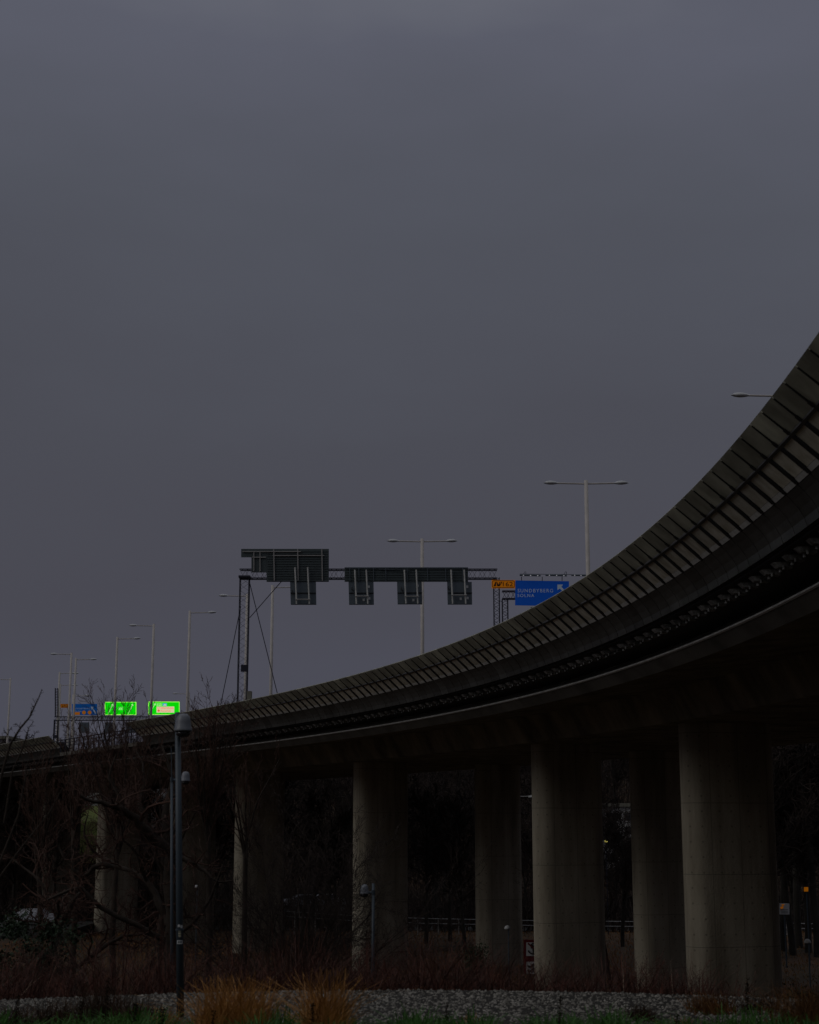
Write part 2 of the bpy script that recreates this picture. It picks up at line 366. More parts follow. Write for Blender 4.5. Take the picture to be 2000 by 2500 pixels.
for s0, s1 in cells:
    near = round(s0, 3) in NEAR
    def get(k): return MB() if near else far[k]
    def put(k, b, m):
        if near: b.build(k, m, via)
    a, c = s0 + .03, s1 - .03
    b = plate(get('upper_panel'), a, c, (0, 8.0), (.545, 7.545)); put('upper_panel', b, M_UP)
    b = plate(get('lower_panel'), s0 + .15, s1 - .10, (.60, 7.50), (1.07, 7.085)); put('lower_panel', b, M_LO)
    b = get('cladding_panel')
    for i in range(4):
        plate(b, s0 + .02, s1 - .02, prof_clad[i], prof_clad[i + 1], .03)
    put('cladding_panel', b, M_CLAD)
    b = get('rib')        # steel rib behind each joint, proud over the lower row, with a gusset above the rail
    plate(b, s0 - .02, s0 + .02, (.03, 7.95), (.545, 7.50), .055)
    plate(b, s0 - .07, s0 + .10, (.56, 7.50), (1.13, 6.99), .12)
    plate(b, s0 - .03, s0 + .13, (.43, 7.61), (.53, 7.525), -.02)
    put('rib', b, M_RIB)
    b = get('bracket')
    P0 = VP(s0 + .25, 1.72, 6.04); 
    b.hexa([VP(s0 + .25, 1.86, 6.02), VP(s0 + .55, 1.86, 6.02), VP(s0 + .55, 2.2, 6.00), VP(s0 + .25, 2.2, 6.00),
            VP(s0 + .25, 1.74, 6.13), VP(s0 + .55, 1.74, 6.13), VP(s0 + .55, 2.2, 6.16), VP(s0 + .25, 2.2, 6.16)])
    b.tube([VP(s0 + .32, 1.98, 6.05), VP(s0 + .32, 1.98, 5.93)], .05, 8)
    b.tube([VP(s0 + .56, 1.98, 6.05), VP(s0 + .56, 1.98, 5.96)], .03, 6)
    put('bracket', b, M_BRK)
    plate(sill if s0 > sg1 else sill_far, s0 + .14, s1 - .07, (1.07, 7.075), (1.155, 6.985), .05)
for k, m in (('upper_panel', M_UP), ('lower_panel', M_LO), ('cladding_panel', M_CLAD), ('rib', M_RIB), ('bracket', M_BRK)):
    if far[k].v: tag(far[k].build(k, m, via), kind='stuff')
sill.build('sill', M_SILL, via); sill_far.build('sill', M_SILL, via)
for a, c in ((-34, sg0), (sg1, 146)):
    sweep([(.60, 7.53), (.635, 7.50), (.60, 7.465), (.54, 7.50), (.54, 7.54)], a, c, 1.02).build('rail', M_RAILD, via)
    sweep([(.98, 7.48), (1.16, 7.02), (1.62, 6.62), (1.66, 6.3), (1.74, 6.3), (1.80, 6.9), (1.2, 7.5)], a, c, 1.02).build('screen_frame', M_RIB, via)
# open railing in the gap
rail = MB()
for z in (7.62, 7.35, 7.08):
    k = int((sg1 - sg0) / 1.5)
    rail.tube([VP(sg0 + (sg1 - sg0) * i / k, 1.0, z) for i in range(k + 1)], .05 if z > 7.5 else .03, 5)
s = sg0
while s < sg1:
    rail.bar(VP(s, 1.0, 6.5), VP(s, 1.0, 7.62), .09); s += 1.3
rail.build('railing', M_LAT, via)
sweep([(.95, 6.25), (1.7, 6.25), (1.7, 6.62), (.95, 6.55)], sg0, sg1, 1.5).build('kerb_beam', M_EDGE, via)
# piers: walls with rounded ends, square to the road
def pier(px, n_c, length, thick=1.55):
    s = station(px, n_c, 0.0, -120, 128); x, y, tx, ty = curve(s); ax = Vector((-ty, tx, 0)); al = Vector((tx, ty, 0))
    c = VP(s, n_c, 0); zt = 4.37 + CZ
    h = length / 2 - thick / 2; ring = []; r = thick / 2; per = []
    m_ = 9
    for side in (1, -1):
        for i in range(m_ + 1):
            a = -math.pi / 2 + math.pi * i / m_
            ring.append((side * (h + r * math.cos(a)), side * r * math.sin(a)))
    k = len(ring); L_ = [0]
    ring2 = ring + [ring[0]]
    for i in range(k): L_.append(L_[-1] + math.hypot(ring2[i + 1][0] - ring2[i][0], ring2[i + 1][1] - ring2[i][1]))
    zb = ground_z(c.x, c.y) - .6; b = MB(); uv = []
    for z in (zb, zt):
        for i in range(k + 1):
            u, v = ring2[i]; p = c + ax * u + al * v; b.v.append((p.x, p.y, z)); uv.append((L_[i] + px * .013, z))
    b.f = [(i, i + 1, k + 1 + i + 1, k + 1 + i) for i in range(k)]
    o = b.build('pier', M_PIER, via, smooth=False, uv=uv)
    for p in o.data.polygons: p.use_smooth = True
    try: o.data.set_sharp_from_angle(angle=R(35))
    except Exception: pass
    return s
for px, L_ in ((1779, 4.1), (1386, 3.92), (929, 3.9), (634, 4.1), (470, 4.2), (290, 4.2), (150, 4.2)): pier(px, 10.7, L_)
for px, L_ in ((1625, 4.3), (1216, 3.45)): pier(px, 19.6, L_)
pier(2230, 19.6, 4.2)
pier(2420, 10.7, 4.3)

# ------------------------------------------------------------------ street lamps on the viaduct
ZL = 21.8; ZD = 6.26
def lamp_head(b, x, d):
    pr = [(-.06, .05), (.10, .14), (.3, .20), (.5, .21), (.7, .16), (.90, .03)]
    n = 8; vs = []
    for u, r in pr:
        for k in range(n):
            a = 2 * math.pi * k / n; vs.append((x + d * u, r * .95 * math.cos(a), 15.54 + .02 * u + r * (.75 if math.sin(a) > 0 else .5) * math.sin(a)))
    b.add(vs, [(i * n + k, i * n + (k + 1) % n, (i + 1) * n + (k + 1) % n, (i + 1) * n + k) for i in range(5) for k in range(n)] + [tuple(range(n)), tuple(5 * n + k for k in range(n))[::-1]])
M_HEAD = mat('lamp_head_paint', (.55, .56, .57), .4, (.5, .51, .52), 3)
def make_street_lamp(sides):
    r = empty('street_lamp', (0, 0, 0)); 
    MB().tube([(0, 0, 0), (0, 0, 5), (0, 0, 15.72)], [.16, .15, .13], 10).build('pole', M_POLE, r, smooth=True)
    for d in sides:
        MB().tube([(0, 0, 15.5), (d * 1.0, 0, 15.52), (d * 1.88, 0, 15.54)], .05, 6).build('arm', M_POLE, r)
        b = MB(); lamp_head(b, d * 1.84, d); b.build('lamp_head', M_HEAD, r, smooth=True)
    return r
protos = {(-1, 1): None, (-1,): None, (1,): None}
GL = 'street lamps standing along the viaduct'
lamps = [  # px of the pole, y of the top, arms, label, distance factor
    (1431, 1176, (-1, 1), 'tall twin-armed street lamp rising beside the blue sign, largest in full view'),
    (1031, 1318, (-1, 1), 'twin-armed street lamp rising behind the long dark backs of the gantry signs'),
    (1915, 961, (-1, 1), 'street lamp with only its left head showing over the steep near screen'),
    (666, 1431, (1,), 'street lamp between the lattice tower and the hanging sign box, arm hidden behind the box'),
    (604, 1452, (-1,), 'street lamp behind the lattice tower, arm and head reaching out left of it'),
    (464, 1493, (1,), 'street lamp with arm to the right, between the second green sign and the lattice tower'),
    (376, 1525, (-1,), 'street lamp whose pole crosses the left part of the right-hand green sign'),
    (287, 1557, (1,), 'street lamp whose pole crosses the left-hand green sign with two arrows'),
    (175, 1595, (-1,), 'street lamp with arm to the left, between far orange plate and far blue sign'),
    (186, 1608, (1,), 'street lamp with arm to the right, its pole crossing the far blue sign'),
    (146, 1642, (1,), 'street lamp beside the far lattice tower, upper of two arms reaching right'),
    (148, 1671, (1,), 'street lamp beside the far lattice tower, lower of two arms reaching right'),
    (179, 1697, (1,), 'small distant street lamp with arm to the right above the far blue sign'),
    (462, 1692, (-1,), 'small distant street lamp with short arm to the left above the screen'),
    (26, 1657, (-1,), 'leftmost street lamp, its arm cut off by the edge of the photo')]
for px, py, sides, lab in lamps:
    a = ray(px, py); D = (ZL + .1) * a[1] / a[2]; p = W(px, py, D)
    if protos[sides] is None: o = protos[sides] = make_street_lamp(sides)
    else: o = copy_tree(protos[sides])
    o.location = (p.x, p.y, ZD + CZ)
    if py > 1665: o.location.z -= 0
    tag(o, lab, 'street lamp', GL)

# ------------------------------------------------------------------ gantries
def lattice(b, p, q, wd, n, ch=.055, dg=.028, up=Vector((0, 0, 1)), h=None):
    p, q = Vector(p), Vector(q); t = (q - p).normalized(); h = h or wd
    a = Vector((0, 1, 0)) if abs(t.y) < .5 else Vector((1, 0, 0)); c = t.cross(a).normalized()
    cor = [a * sx * wd / 2 + c * sy * h / 2 for sx, sy in ((1, 1), (-1, 1), (-1, -1), (1, -1))]
    for k in cor: b.bar(p + k, q + k, ch)
    for i in range(n):
        u0, u1, um = p.lerp(q, i / n), p.lerp(q, (i + 1) / n), p.lerp(q, (i + .5) / n)
        for j in range(4):
            k0, k1 = cor[j], cor[(j + 1) % 4]
            b.bar(u0 + k0, um + k1, dg); b.bar(um + k1, u1 + k0, dg)
DG = 106.0
gan = empty('sign_gantry', W(598, 1720, DG), 'dark lattice sign gantry spanning the road, guyed tower at its left end', 'gantry')
b = MB(); pa, pb = W(586, 1402, DG), W(1214, 1402, DG); pb.z = pa.z; lattice(b, pa, pb, .62, 26, .07, .018); b.build('lattice_beam', M_LAT, gan)
b = MB(); pt = W(598, 1411, DG); lattice(b, (pt.x, DG, ZD + CZ), pt, .62, 12, .055, .016); b.box((pt.x - .4, DG - .4, pt.z - .02), (pt.x + .4, DG + .4, pt.z + .12)); b.build('lattice_post', M_LAT, gan)
b = MB()
pt2 = W(1212, 1411, DG); lattice(b, (pt2.x, DG, ZD + CZ), pt2, .38, 20, .06, .028); b.build('lattice_post', M_LAT, gan)
MB().box(tuple(W(588, 1640, DG - .33)), tuple(W(606, 1623, DG - .3))).build('plate', M_LAT, gan)
b = MB()
for x0, y0, x1, y1, yy in ((588, 1480, 536, 1735, 0), (610, 1424, 682, 1712, 0), (610, 1508, 687, 1420, 0)): b.tube([W(x0, y0, DG), W(x1, y1, DG)], .03, 5)
b.build('guy_wire', M_LAT, gan)
MB().box(tuple(W(602, 1730, DG - .7)), tuple(W(616, 1689, DG - .1))).build('cabinet', M_OLIVE, gan)
def ribs(b, x0, y0, x1, y1, D, step):     # horizontal folds of a sign back
    y = y0 + step
    while y < y1 - 1:
        p, q = W(x0, y, D), W(x1, y, D); b.box((p.x, D - .035, p.z - .025), (q.x, D, p.z + .025)); y += step
DB = DG - .5
sb = empty('sign_board', W(700, 1410, DB), 'large dark sign back with stepped left side at the left of the gantry', 'sign', 'sign boards on the gantry seen from behind')
b = prect(651, 1340, 803, 1420, DB, .12); ribs(b, 653, 1340, 801, 1420, DB, 6.0); b.build('board', M_BACK, sb)
prect(589, 1340, 650.6, 1360, DB, .12).build('side_board', M_BACK, sb)
b = prect(614, 1360.3, 650.6, 1397, DB, .12); b.build('lower_board', M_BACK, sb)
b = MB()
for x in (668.7, 727, 786): b.bar(W(x, 1341, DB - .06), W(x + 1.2, 1418, DB - .06), .07)
for y, x0, x1 in ((1346.5, 592, 735), (1356.3, 666, 792), (1360.5, 616, 649)): b.bar(W(x0, y, DB - .07), W(x1, y, DB - .07), .06)
for x in (620, 635): b.bar(W(x, 1348, DB - .06), W(x, 1395, DB - .06), .06)
b.build('bracing', MATS['galvanised_steel'], sb)
sb2 = empty('sign_board', W(990, 1410, DB), 'long low dark sign back at the middle and right of the gantry', 'sign', 'sign boards on the gantry seen from behind')
b = prect(841.5, 1385, 1143, 1420, DB, .12); ribs(b, 843, 1385, 1141, 1420, DB, 6.0); b.build('board', M_BACK, sb2)
b = MB(); b.bar(W(842, 1386.5, DB - .05), W(1143, 1386.5, DB - .05), .08)
for x in (854, 876, 912, 942, 994, 1044, 1088, 1130): b.bar(W(x, 1387, DB - .06), W(x + .6, 1419, DB - .06), .05)
b.bar(W(925, 1390, DB - .08), W(1000, 1392, DB - .08), .03); b.build('bracing', M_BACK2, sb2)
boxes = [(708.5, 771, 1420.5, 1475, 722, 753, 1385, 1463.5, 'hanging sign box under the large stepped sign back', []),
         (851, 912, 1420.5, 1475, 868, 896, 1391, 1455.6, 'hanging sign box with three small white labels, left of the three in a row', [(900.5, 1432.5), (902, 1461), (888, 1464.5)]),
         (969.5, 1030, 1420.5, 1474, 989, 1018, 1391, 1456, 'hanging sign box overlapping the twin lamp pole, middle of three in a row', [(1019.5, 1430), (1009.5, 1465)]),
         (1092, 1152, 1420.5, 1474.5, 1103, 1135, 1391, 1453, 'hanging sign box nearest the orange 162 plate, right of three in a row', [(1141, 1432.5), (1142, 1460), (1125, 1462)])]
for x0, x1, y0, y1, p0, p1, yt, yc, lab, labs in boxes:
    o = empty('sign_box', W((x0 + x1) / 2, y0, DB), lab, 'lane sign', 'lane sign boxes hanging from the gantry')
    b = flat([(x0, y0), (x0 + 1.5, y1), (x1 + 1.0, y1), (x1, y0)], DB + .02, .35); b.build('housing', M_BACK2, o)
    MB().bar(W(x0 + 1, (y0 + y1) / 2, DB), W(x1 + 1, (y0 + y1) / 2, DB), .05).build('seam', M_RIB, o)
    for p in (p0, p1): MB().tube([W(p - 1.5, yt, DB - .17), W(p + 2.5, y1 - .5, DB - .12)], .055, 6).build('hanger_pipe', M_SILL, o)
    MB().tube([W(p0 - 1, yc, DB - .22), W(p1 + 5, yc, DB - .22)], .04, 6).build('cross_pipe', M_STEEL, o)
    b = MB(); b.tube([W(p0 - 8, yc - 22, DB - .05), W(p0 - 9, yc - 17, DB - .12), W(p0 - 4, yc - 12, DB - .1)], .04, 5); b.build('cable', M_RIB, o)
    for lx, ly in labs: prect(lx - 2.6, ly - 3, lx + 2.6, ly + 3, DB - .01, .02).build('label_plate', M_HEAD, o)
# second gantry with the lit direction sign
D2 = 101.5
g2 = empty('sign_gantry', W(1233, 1530, D2), 'smaller lattice gantry half hidden behind the blue direction sign', 'gantry')
b = MB(); p = W(1233, 1463, D2); lattice(b, (p.x, D2, ZD + CZ), p, .36, 18, .06, .026); b.build('lattice_post', M_LAT, g2)
b = MB(); p = W(1226, 1453, D2); q = W(1560, 1453, D2); q.z = p.z; lattice(b, p, q, .5, 16, .06, .026); b.build('lattice_beam', M_LAT, g2)
b = MB(); b.tube([W(1218, 1455, D2 + 2), W(1220, 1466, D2 + 1.5), W(1225, 1469, D2 + 1), W(1228, 1464, D2)], .02, 4); b.build('cable', M_LAT, g2)
D3 = 100.3
bs = empty('direction_sign', W(1330, 1470, D3), 'blue direction sign reading SUNDBYBERG SOLNA partly hidden behind the screen', 'sign')
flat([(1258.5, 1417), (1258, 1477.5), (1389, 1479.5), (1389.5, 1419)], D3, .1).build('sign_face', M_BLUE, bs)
def ptext(s, name, m, parent, x, y, h, w_, D, spacing=1.0):   # baseline-left corner at pixel (x, y)
    k = D / (F * cp - (1250 - y) * sp); p = W(x, y, D); return text(s, name, m, parent, (p.x, D, p.z), h * k, w_ * k, spacing)
ptext('SUNDBYBERG', 'lettering', M_LET, bs, 1264, 1446.2, 8.6, 86.5, D3 - .03, 1.25)
ptext('SOLNA', 'lettering', M_LET, bs, 1263.5, 1457.6, 7.6, 41, D3 - .03, 1.25)
ar = [(1361, 1427), (1375, 1427), (1370.8, 1432.6), (1378, 1440), (1374.2, 1444), (1367, 1436.8), (1361.5, 1440.5)]
flat(ar[::-1], D3 - .03, .02).build('arrow', M_LET, bs)
for x in (1273.5, 1324, 1372.5): MB().bar(W(x, 1418, D3 + .05), W(x, 1408, D3 + .05), .045).build('lamp_bracket', M_LAT, bs)
for x0, x1 in ((1269, 1320), (1332, 1384), (1395, 1440)):
    t_ = empty('lamp_tube', W(x0, 1405, D3 - .3)); t_.parent = bs; t_.location = t_.location - bs.location
    q0, q1 = W(x0, 1404, D3 - .3), W(x1, 1405.2, D3 - .3)
    MB().tube([q0, q1], .06, 8).build('tube_housing', M_BACK2, t_)
    for f_ in (.18, .52, .86):
        q = q0.lerp(q1, f_); MB().lathe(q + Vector((0, -.06, -.02)), [(.0, -.035), (.035, -.02), (.035, .02), (.0, .035)], 8).build('bulb', M_SPOT, t_)
b = MB(); b.tube([W(1269, 1401.5, D3 - .25), W(1440, 1403, D3 - .25)], .02, 4)
for x in (1278, 1377): b.tube([W(x, 1402, D3 - .25), W(x + 4, 1395.5, D3 - .25), W(x + 6, 1396, D3 - .25), W(x + 6, 1402, D3 - .25)], .018, 4)
b.build('conduit', M_LAT, bs)
b = prect(1294, 1481, 1330, 1500, D3, .1); b.build('lower_plate', M_WHITE, bs); prect(1296, 1482.5, 1328, 1499, D3 - .02, .01).build('lower_face', M_BLK, bs)
os_ = empty('exit_number_sign', W(1229, 1436, D3), 'near orange plate with exit symbol and number 162, left of the blue sign', 'sign', 'orange exit number plates')
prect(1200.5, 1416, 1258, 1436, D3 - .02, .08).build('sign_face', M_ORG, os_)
def rring(x0, y0, x1, y1, r, t, D, th=.02):
    b = MB(); n = 6; pts = []
    for cx_, cy_, a0 in ((x1 - r, y0 + r, -90), (x1 - r, y1 - r, 0), (x0 + r, y1 - r, 90), (x0 + r, y0 + r, 180)):
        for i in range(n + 1):
            a = R(a0 + 90 * i / n); pts.append((cx_ + r * math.cos(a), cy_ + r * math.sin(a), math.cos(a), math.sin(a)))
    k = len(pts); vs = [W(x, y, D) for x, y, _, _ in pts] + [W(x - t * c_, y - t * s_, D) for x, y, c_, s_ in pts]
    return b.add(vs, [(i, i + k, (i + 1) % k + k, (i + 1) % k) for i in range(k)])
rring(1201.5, 1417, 1257.2, 1435, 5.5, 1.3, D3 - .05).build('border', M_BLK, os_)
b = MB()
for pl in ([(1205, 1431), (1209.5, 1420.5), (1211.5, 1420.5), (1211, 1431)], [(1212, 1420.5), (1214, 1420.5), (1218, 1431), (1214, 1431)], [(1216, 1431), (1219, 1421), (1221, 1421), (1219.5, 1427), (1223, 1423), (1221.5, 1421.5), (1225.5, 1420), (1225.5, 1424.5), (1224, 1424), (1220.5, 1431)]):
    q = flat(pl, D3 - .05, .01); b.add(q.v, q.f)
b.build('exit_symbol', M_BLK, os_)
ptext('162', 'lettering', M_BLK, os_, 1228, 1431, 10.4, 24.5, D3 - .05)
# far gantry with the green signs
D4 = 214.0
g3 = empty('sign_gantry', W(139, 1800, D4), 'far lattice gantry carrying the green signs behind bare branches', 'gantry')
b = MB(); p = W(138, 1757, D4); lattice(b, (p.x, D4, ZD + CZ), p, .5, 12, .09, .04); b.box((p.x - .3, D4 - .4, p.z - 2.5), (p.x + .25, D4 - .3, p.z - 2.1)); b.build('lattice_post', M_LAT, g3)
b = MB(); p = W(138.5, 1680, D4); q = W(138.5, 1750, D4); lattice(b, q, p, .36, 11, .06, .03); b.build('lattice_mast', M_LAT, g3)
b = MB(); p = W(134, 1754.5, D4); q = W(470, 1754.5, D4); q.z = p.z; lattice(b, p, q, .5, 40, .08, .03); b.build('lattice_beam', M_LAT, g3)
D5 = D4 - .5
def board(name, x0, y0, x1, y1, m, lab, cat, group=None, D=D5):
    o = empty(name, W((x0 + x1) / 2, y1, D), lab, cat, group); prect(x0, y0, x1, y1, D, .12).build('sign_face', m, o); return o
o = board('exit_number_sign', 148, 1718.5, 172.5, 1728, M_ORGF, 'far small orange plate with exit number 162, beside the far lattice tower', 'sign', 'orange exit number plates')
rring(148.8, 1719, 172, 1727.4, 2.5, .8, D5 - .03).build('border', M_BLK, o); ptext('162', 'lettering', M_BLK, o, 160, 1726, 5, 10.5, D5 - .04)
b = MB()
for pl in ([(151, 1726), (153.5, 1721), (154.2, 1721), (153.6, 1726)], [(155.5, 1726), (156.5, 1721), (158.5, 1721), (157, 1726)]): q = flat(pl, D5 - .04, .01); b.add(q.v, q.f)
b.build('exit_symbol', M_BLK, o)
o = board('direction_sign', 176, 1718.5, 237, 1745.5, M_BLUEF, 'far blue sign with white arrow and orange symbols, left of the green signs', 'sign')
ptext('SUNDBYBERG', 'lettering', M_LETF, o, 179, 1731.5, 3.4, 41, D5 - .03, 1.3); ptext('SOLNA', 'lettering', M_LETF, o, 179, 1738, 3.4, 20, D5 - .03, 1.3)
flat([(222, 1725), (229.5, 1725.5), (228, 1729), (235.5, 1741), (232.5, 1743), (226, 1731), (223.5, 1733)][::-1], D5 - .03).build('arrow', M_LETF, o)
for x, w_ in ((186.5, 9), (205, 4.6), (219, 4.6)):
    if w_ > 5: prect(x - 8, 1738.6, x + 8.5, 1745, D5 - .04).build('orange_symbol', M_ORG, o)
    else: flat([(x + w_ * math.cos(R(a)), 1739.5 + w_ * math.sin(R(a))) for a in range(360, 0, -24)], D5 - .04).build('orange_symbol', M_ORG, o)
GG = 'lit green signs on the far gantry'
def green(x0, x1, y0, y1, lab):
    o = board('lit_sign', x0, y0, x1, y1, M_GRN, lab, 'lit sign', GG); rring(x0, y0, x1, y1, 1.5, 1.2, D5 - .03).build('border', M_GRNL, o); return o
def garrow(o, x0, y0, x1, y1):
    dx, dy = x1 - x0, y1 - y0; l = math.hypot(dx, dy); dx, dy = dx / l, dy / l; px, py = -dy, dx; t = .75; hx, hy = x1 - dx * 4.5, y1 - dy * 4.5
    flat([(x0 + px * t, y0 + py * t), (hx + px * t, hy + py * t), (hx + px * 3.2, hy + py * 3.2), (x1, y1), (hx - px * 3.2, hy - py * 3.2), (hx - px * t, hy - py * t), (x0 - px * t, y0 - py * t)], D5 - .04).build('arrow', M_GRNT, o)
o = green(256, 333, 1713.6, 1745.5, 'lit green sign with two slanting arrows and E4, the left of the two')
garrow(o, 264, 1742, 276.5, 1718); garrow(o, 313.5, 1742, 325.5, 1718)
rring(289, 1726.5, 300.5, 1732.8, 1, .5, D5 - .04).build('number_frame', M_GRNT, o); ptext('E4', 'lettering', M_GRNT, o, 291.5, 1731.8, 4.2, 6.5, D5 - .04)
o = green(362, 438.5, 1713, 1745, 'lit green sign with cream panel reading S:T ERIKSPLAN, the right of the two')
garrow(o, 366, 1741, 379.5, 1716.5)
rring(382.5, 1717.5, 396, 1723.5, 1, .5, D5 - .04).build('number_frame', M_GRNT, o); ptext('E20', 'lettering', M_GRNT, o, 384.5, 1722.8, 4.2, 9.8, D5 - .04)
prect(397.5, 1717.3, 407.5, 1723.6, D5 - .04).build('blue_symbol', M_LITB, o)
flat([(399, 1722.6), (401.5, 1719.3), (404.5, 1719.3), (406.5, 1722.6)][::-1], D5 - .06).build('tunnel_symbol', M_LITW, o)
prect(382.5, 1725, 425.5, 1739.8, D5 - .05).build('cream_panel', M_LITW, o)
ptext('S:T ERIKSPLAN', 'lettering', M_LITR, o, 384.5, 1730.4, 3.6, 39, D5 - .08, 1.1)
ptext('Karolinska', 'lettering', M_LITR, o, 393.5, 1737.2, 3.6, 24, D5 - .08)
b = MB()
for r_ in ((384.5, 1734, 391, 1736), (386.8, 1731.5, 388.8, 1738.5)): q = prect(*r_, D5 - .08 - .004 * len(b.v) / 8, .01); b.add(q.v, q.f)
b.build('red_cross', M_LITR, o)
for x0, x1, lab in ((193.5, 218, 'dark hanging sign box under the far blue sign'), (256, 281, 'dark hanging sign box under the left green sign'), (308, 333, 'dark hanging sign box right of the one under the left green sign')):
    o = board('sign_box', x0, 1763.5, x1, 1789, M_BACK2, lab, 'lane sign', 'lane sign boxes hanging from the far gantry')
    MB().bar(W(x0 + 6, 1758, D5 + .05), W(x0 + 6, 1764, D5 + .05), .08).build('hanger', M_LAT, o)

# ------------------------------------------------------------------ park lamps
def dome(b, c, k=1.0, t=0.0):
    b.lathe(c, [(.02 * k, .235 * k), (.07 * k, .225 * k), (.105 * k, .18 * k), (.125 * k, .10 * k), (.135 * k, .0), (.150 * k, -.03 * k), (.150 * k, -.055 * k), (.125 * k, -.06 * k)], 24)
def park_lamp(top, bot, r0, r1, head_px, D, side, lab, kk=1.0, arm_dy=.18):
    o = empty('park_lamp', bot, lab, 'park lamp', 'park lamps by the path')
    MB().tube([bot, bot.lerp(top, .5), top], [r1, (r0 + r1) / 2, r0], 14).build('pole', M_PARK, o, smooth=True)
    b = MB(); b.tube([bot.lerp(top, .285), bot.lerp(top, .29)], r1 * 1.12, 14); b.build('collar', M_PARK, o)
    h = W(*head_px, D - (.10 if abs(side) < .5 else 0))
    b = MB(); dome(b, h, kk); b.build('lamp_dome', M_DOME, o, smooth=True)
    MB().lathe(h + Vector((0, 0, -.062 * kk)), [(.118 * kk, 0), (.115 * kk, -.05 * kk), (.08 * kk, -.085 * kk), (.02 * kk, -.095 * kk)], 20).build('lens', M_CARD, o, smooth=True)
    f_ = (h.z - .01 - bot.z) / (top.z - bot.z); pj = bot.lerp(top, f_)
    MB().tube([pj, h + Vector((0, 0, -.02))], .035 * kk, 8).build('arm', M_PARK, o)
    MB().tube([pj + Vector((0, 0, -.05)), pj + Vector((0, 0, .07))], r0 * 1.35, 12).build('clamp', M_PARK, o)
    return o
DL = 29.3
near_l = park_lamp(W(434, 1739, DL), W(441, 2492, DL), .052, .070, (447.5, 1777, ), DL, .1, 'tall near park lamp with round dome, stickers on its slate blue pole', 1.13)
h = W(447.5, 1780, DL - .10)
b = MB(); b.tube([h + Vector((-.16, 0, -.02)), h + Vector((-.13, 0, -.02))], .02, 6); b.tube([h + Vector((.13, 0, -.02)), h + Vector((.165, 0, 0))], .022, 6); b.build('hinge', M_PARK, near_l)
def sticker(y0, y1, x0, x1, m, name='sticker'):
    # curved patch hugging the pole
    b = MB(); n = 6; t_ = (y0 - 1739) / 753; cx_ = 434 + 7 * t_; cpt = W(cx_, y0, DL); r = .052 + .018 * t_ + .003
    k = r / (9 / 3800 * DL) if False else 1
    mpx = DL / 3800
    vs = []
    for yy in (y0, y1):
        for i in range(n + 1):
            dx = (x0 + (x1 - x0) * i / n - cx_) * mpx * 1.0; dx = max(-r * .98, min(r * .98, dx))
            p = W(cx_, yy, DL); vs.append(p + Vector((dx, -math.sqrt(r * r - dx * dx), 0)))
    b.add(vs, [(i, i + n + 1, i + n + 2, i + 1) for i in range(n)]); b.build(name, m, near_l)
sticker(2257, 2263, 435.5, 441, M_HEAD); sticker(2258, 2265.5, 442, 446.5, M_HEAD)
M_YST = mat('yellowed_sticker', (.42, .40, .30), .6)
for y in (2270, 2276, 2282): sticker(y, y + 4.6, 437, 443.5, M_YST)
sticker(2295, 2297, 434, 446.5, M_HEAD); sticker(2301.5, 2304, 434, 446.5, M_HEAD); sticker(2297, 2301.5, 434, 436, M_HEAD); sticker(2297, 2301.5, 440, 441.5, M_HEAD); sticker(2297, 2301.5, 444.8, 446.5, M_HEAD)
D6 = 45.0; t_ = W(419.5, 1900, D6); b_ = W(426, 2350, D6); b_.z = ground_z(b_.x, D6)
o = park_lamp(t_, b_, .036, .048, (453, 1903), D6, 1, 'second park lamp behind the near pole, its small pale dome peeking out right', .95)
MB().tube([t_, W(418.5, 1826, D6)], .016, 6).build('aerial', M_PARK, o)
D7 = 49.0; t_ = W(911.5, 2157, D7); b_ = W(911, 2350, D7); b_.z = ground_z(b_.x, D7)
park_lamp(t_, b_, .046, .053, (890, 2178), D7, -1, 'park lamp in front of the middle pier, dome on the left of its pole', .98)
def bollard_lamp(px, py, ptop, D, lab, r=.22):
    p = W(px, py, D); gz = ground_z(p.x, D); o = empty('globe_lamp', (p.x, D, gz), lab, 'park lamp', 'pale globe topped lamps')
    MB().tube([(p.x + .05, D, gz), (p.x + .05, D, p.z)], .032, 6).build('pole', M_PARK, o)
    MB().lathe(p, [(.02, r * 1.0), (r * .5, r * .87), (r * .85, r * .5), (r, .0), (r * .95, -.03), (.05, -.05)], 16).build('lamp_shade', M_GLASSW, o, smooth=True); return o
bollard_lamp(1971.5, 2301, 0, 84, 'white domed lamp on a thin post at the right edge below the guard rail', .19)
bollard_lamp(1239, 2267, 0, 80, 'white domed lamp behind the small twisted tree in front of the back pier', .16)
bollard_lamp(480, 2166, 0, 92, 'small white domed lamp seen through branches right of the near lamp pole', .13)
# lamp on the far road
p = W(1296, 1944, 146); o = empty('street_lamp', (p.x - 2.8, 146, ground_z(p.x - 2.8, 146)), 'far low street lamp with pale head in the gap between two piers', 'street lamp')
MB().tube([(p.x - 2.8, 146, ground_z(p.x - 2.8, 146)), (p.x - 2.8, 146, p.z)], .07, 8).build('pole', M_STEEL, o)
MB().tube([(p.x - 2.8, 146, p.z - .05), p], .03, 6).build('arm', M_STEEL, o)
MB().hexa([p + Vector(v) for v in ((-.2, -.12, -.1), (.25, -.12, -.06), (.25, .12, -.06), (-.2, .12, -.1), (-.2, -.12, .05), (.25, -.1, .17), (.25, .1, .17), (-.2, .12, .05))]).build('lamp_head', M_WHITE, o)

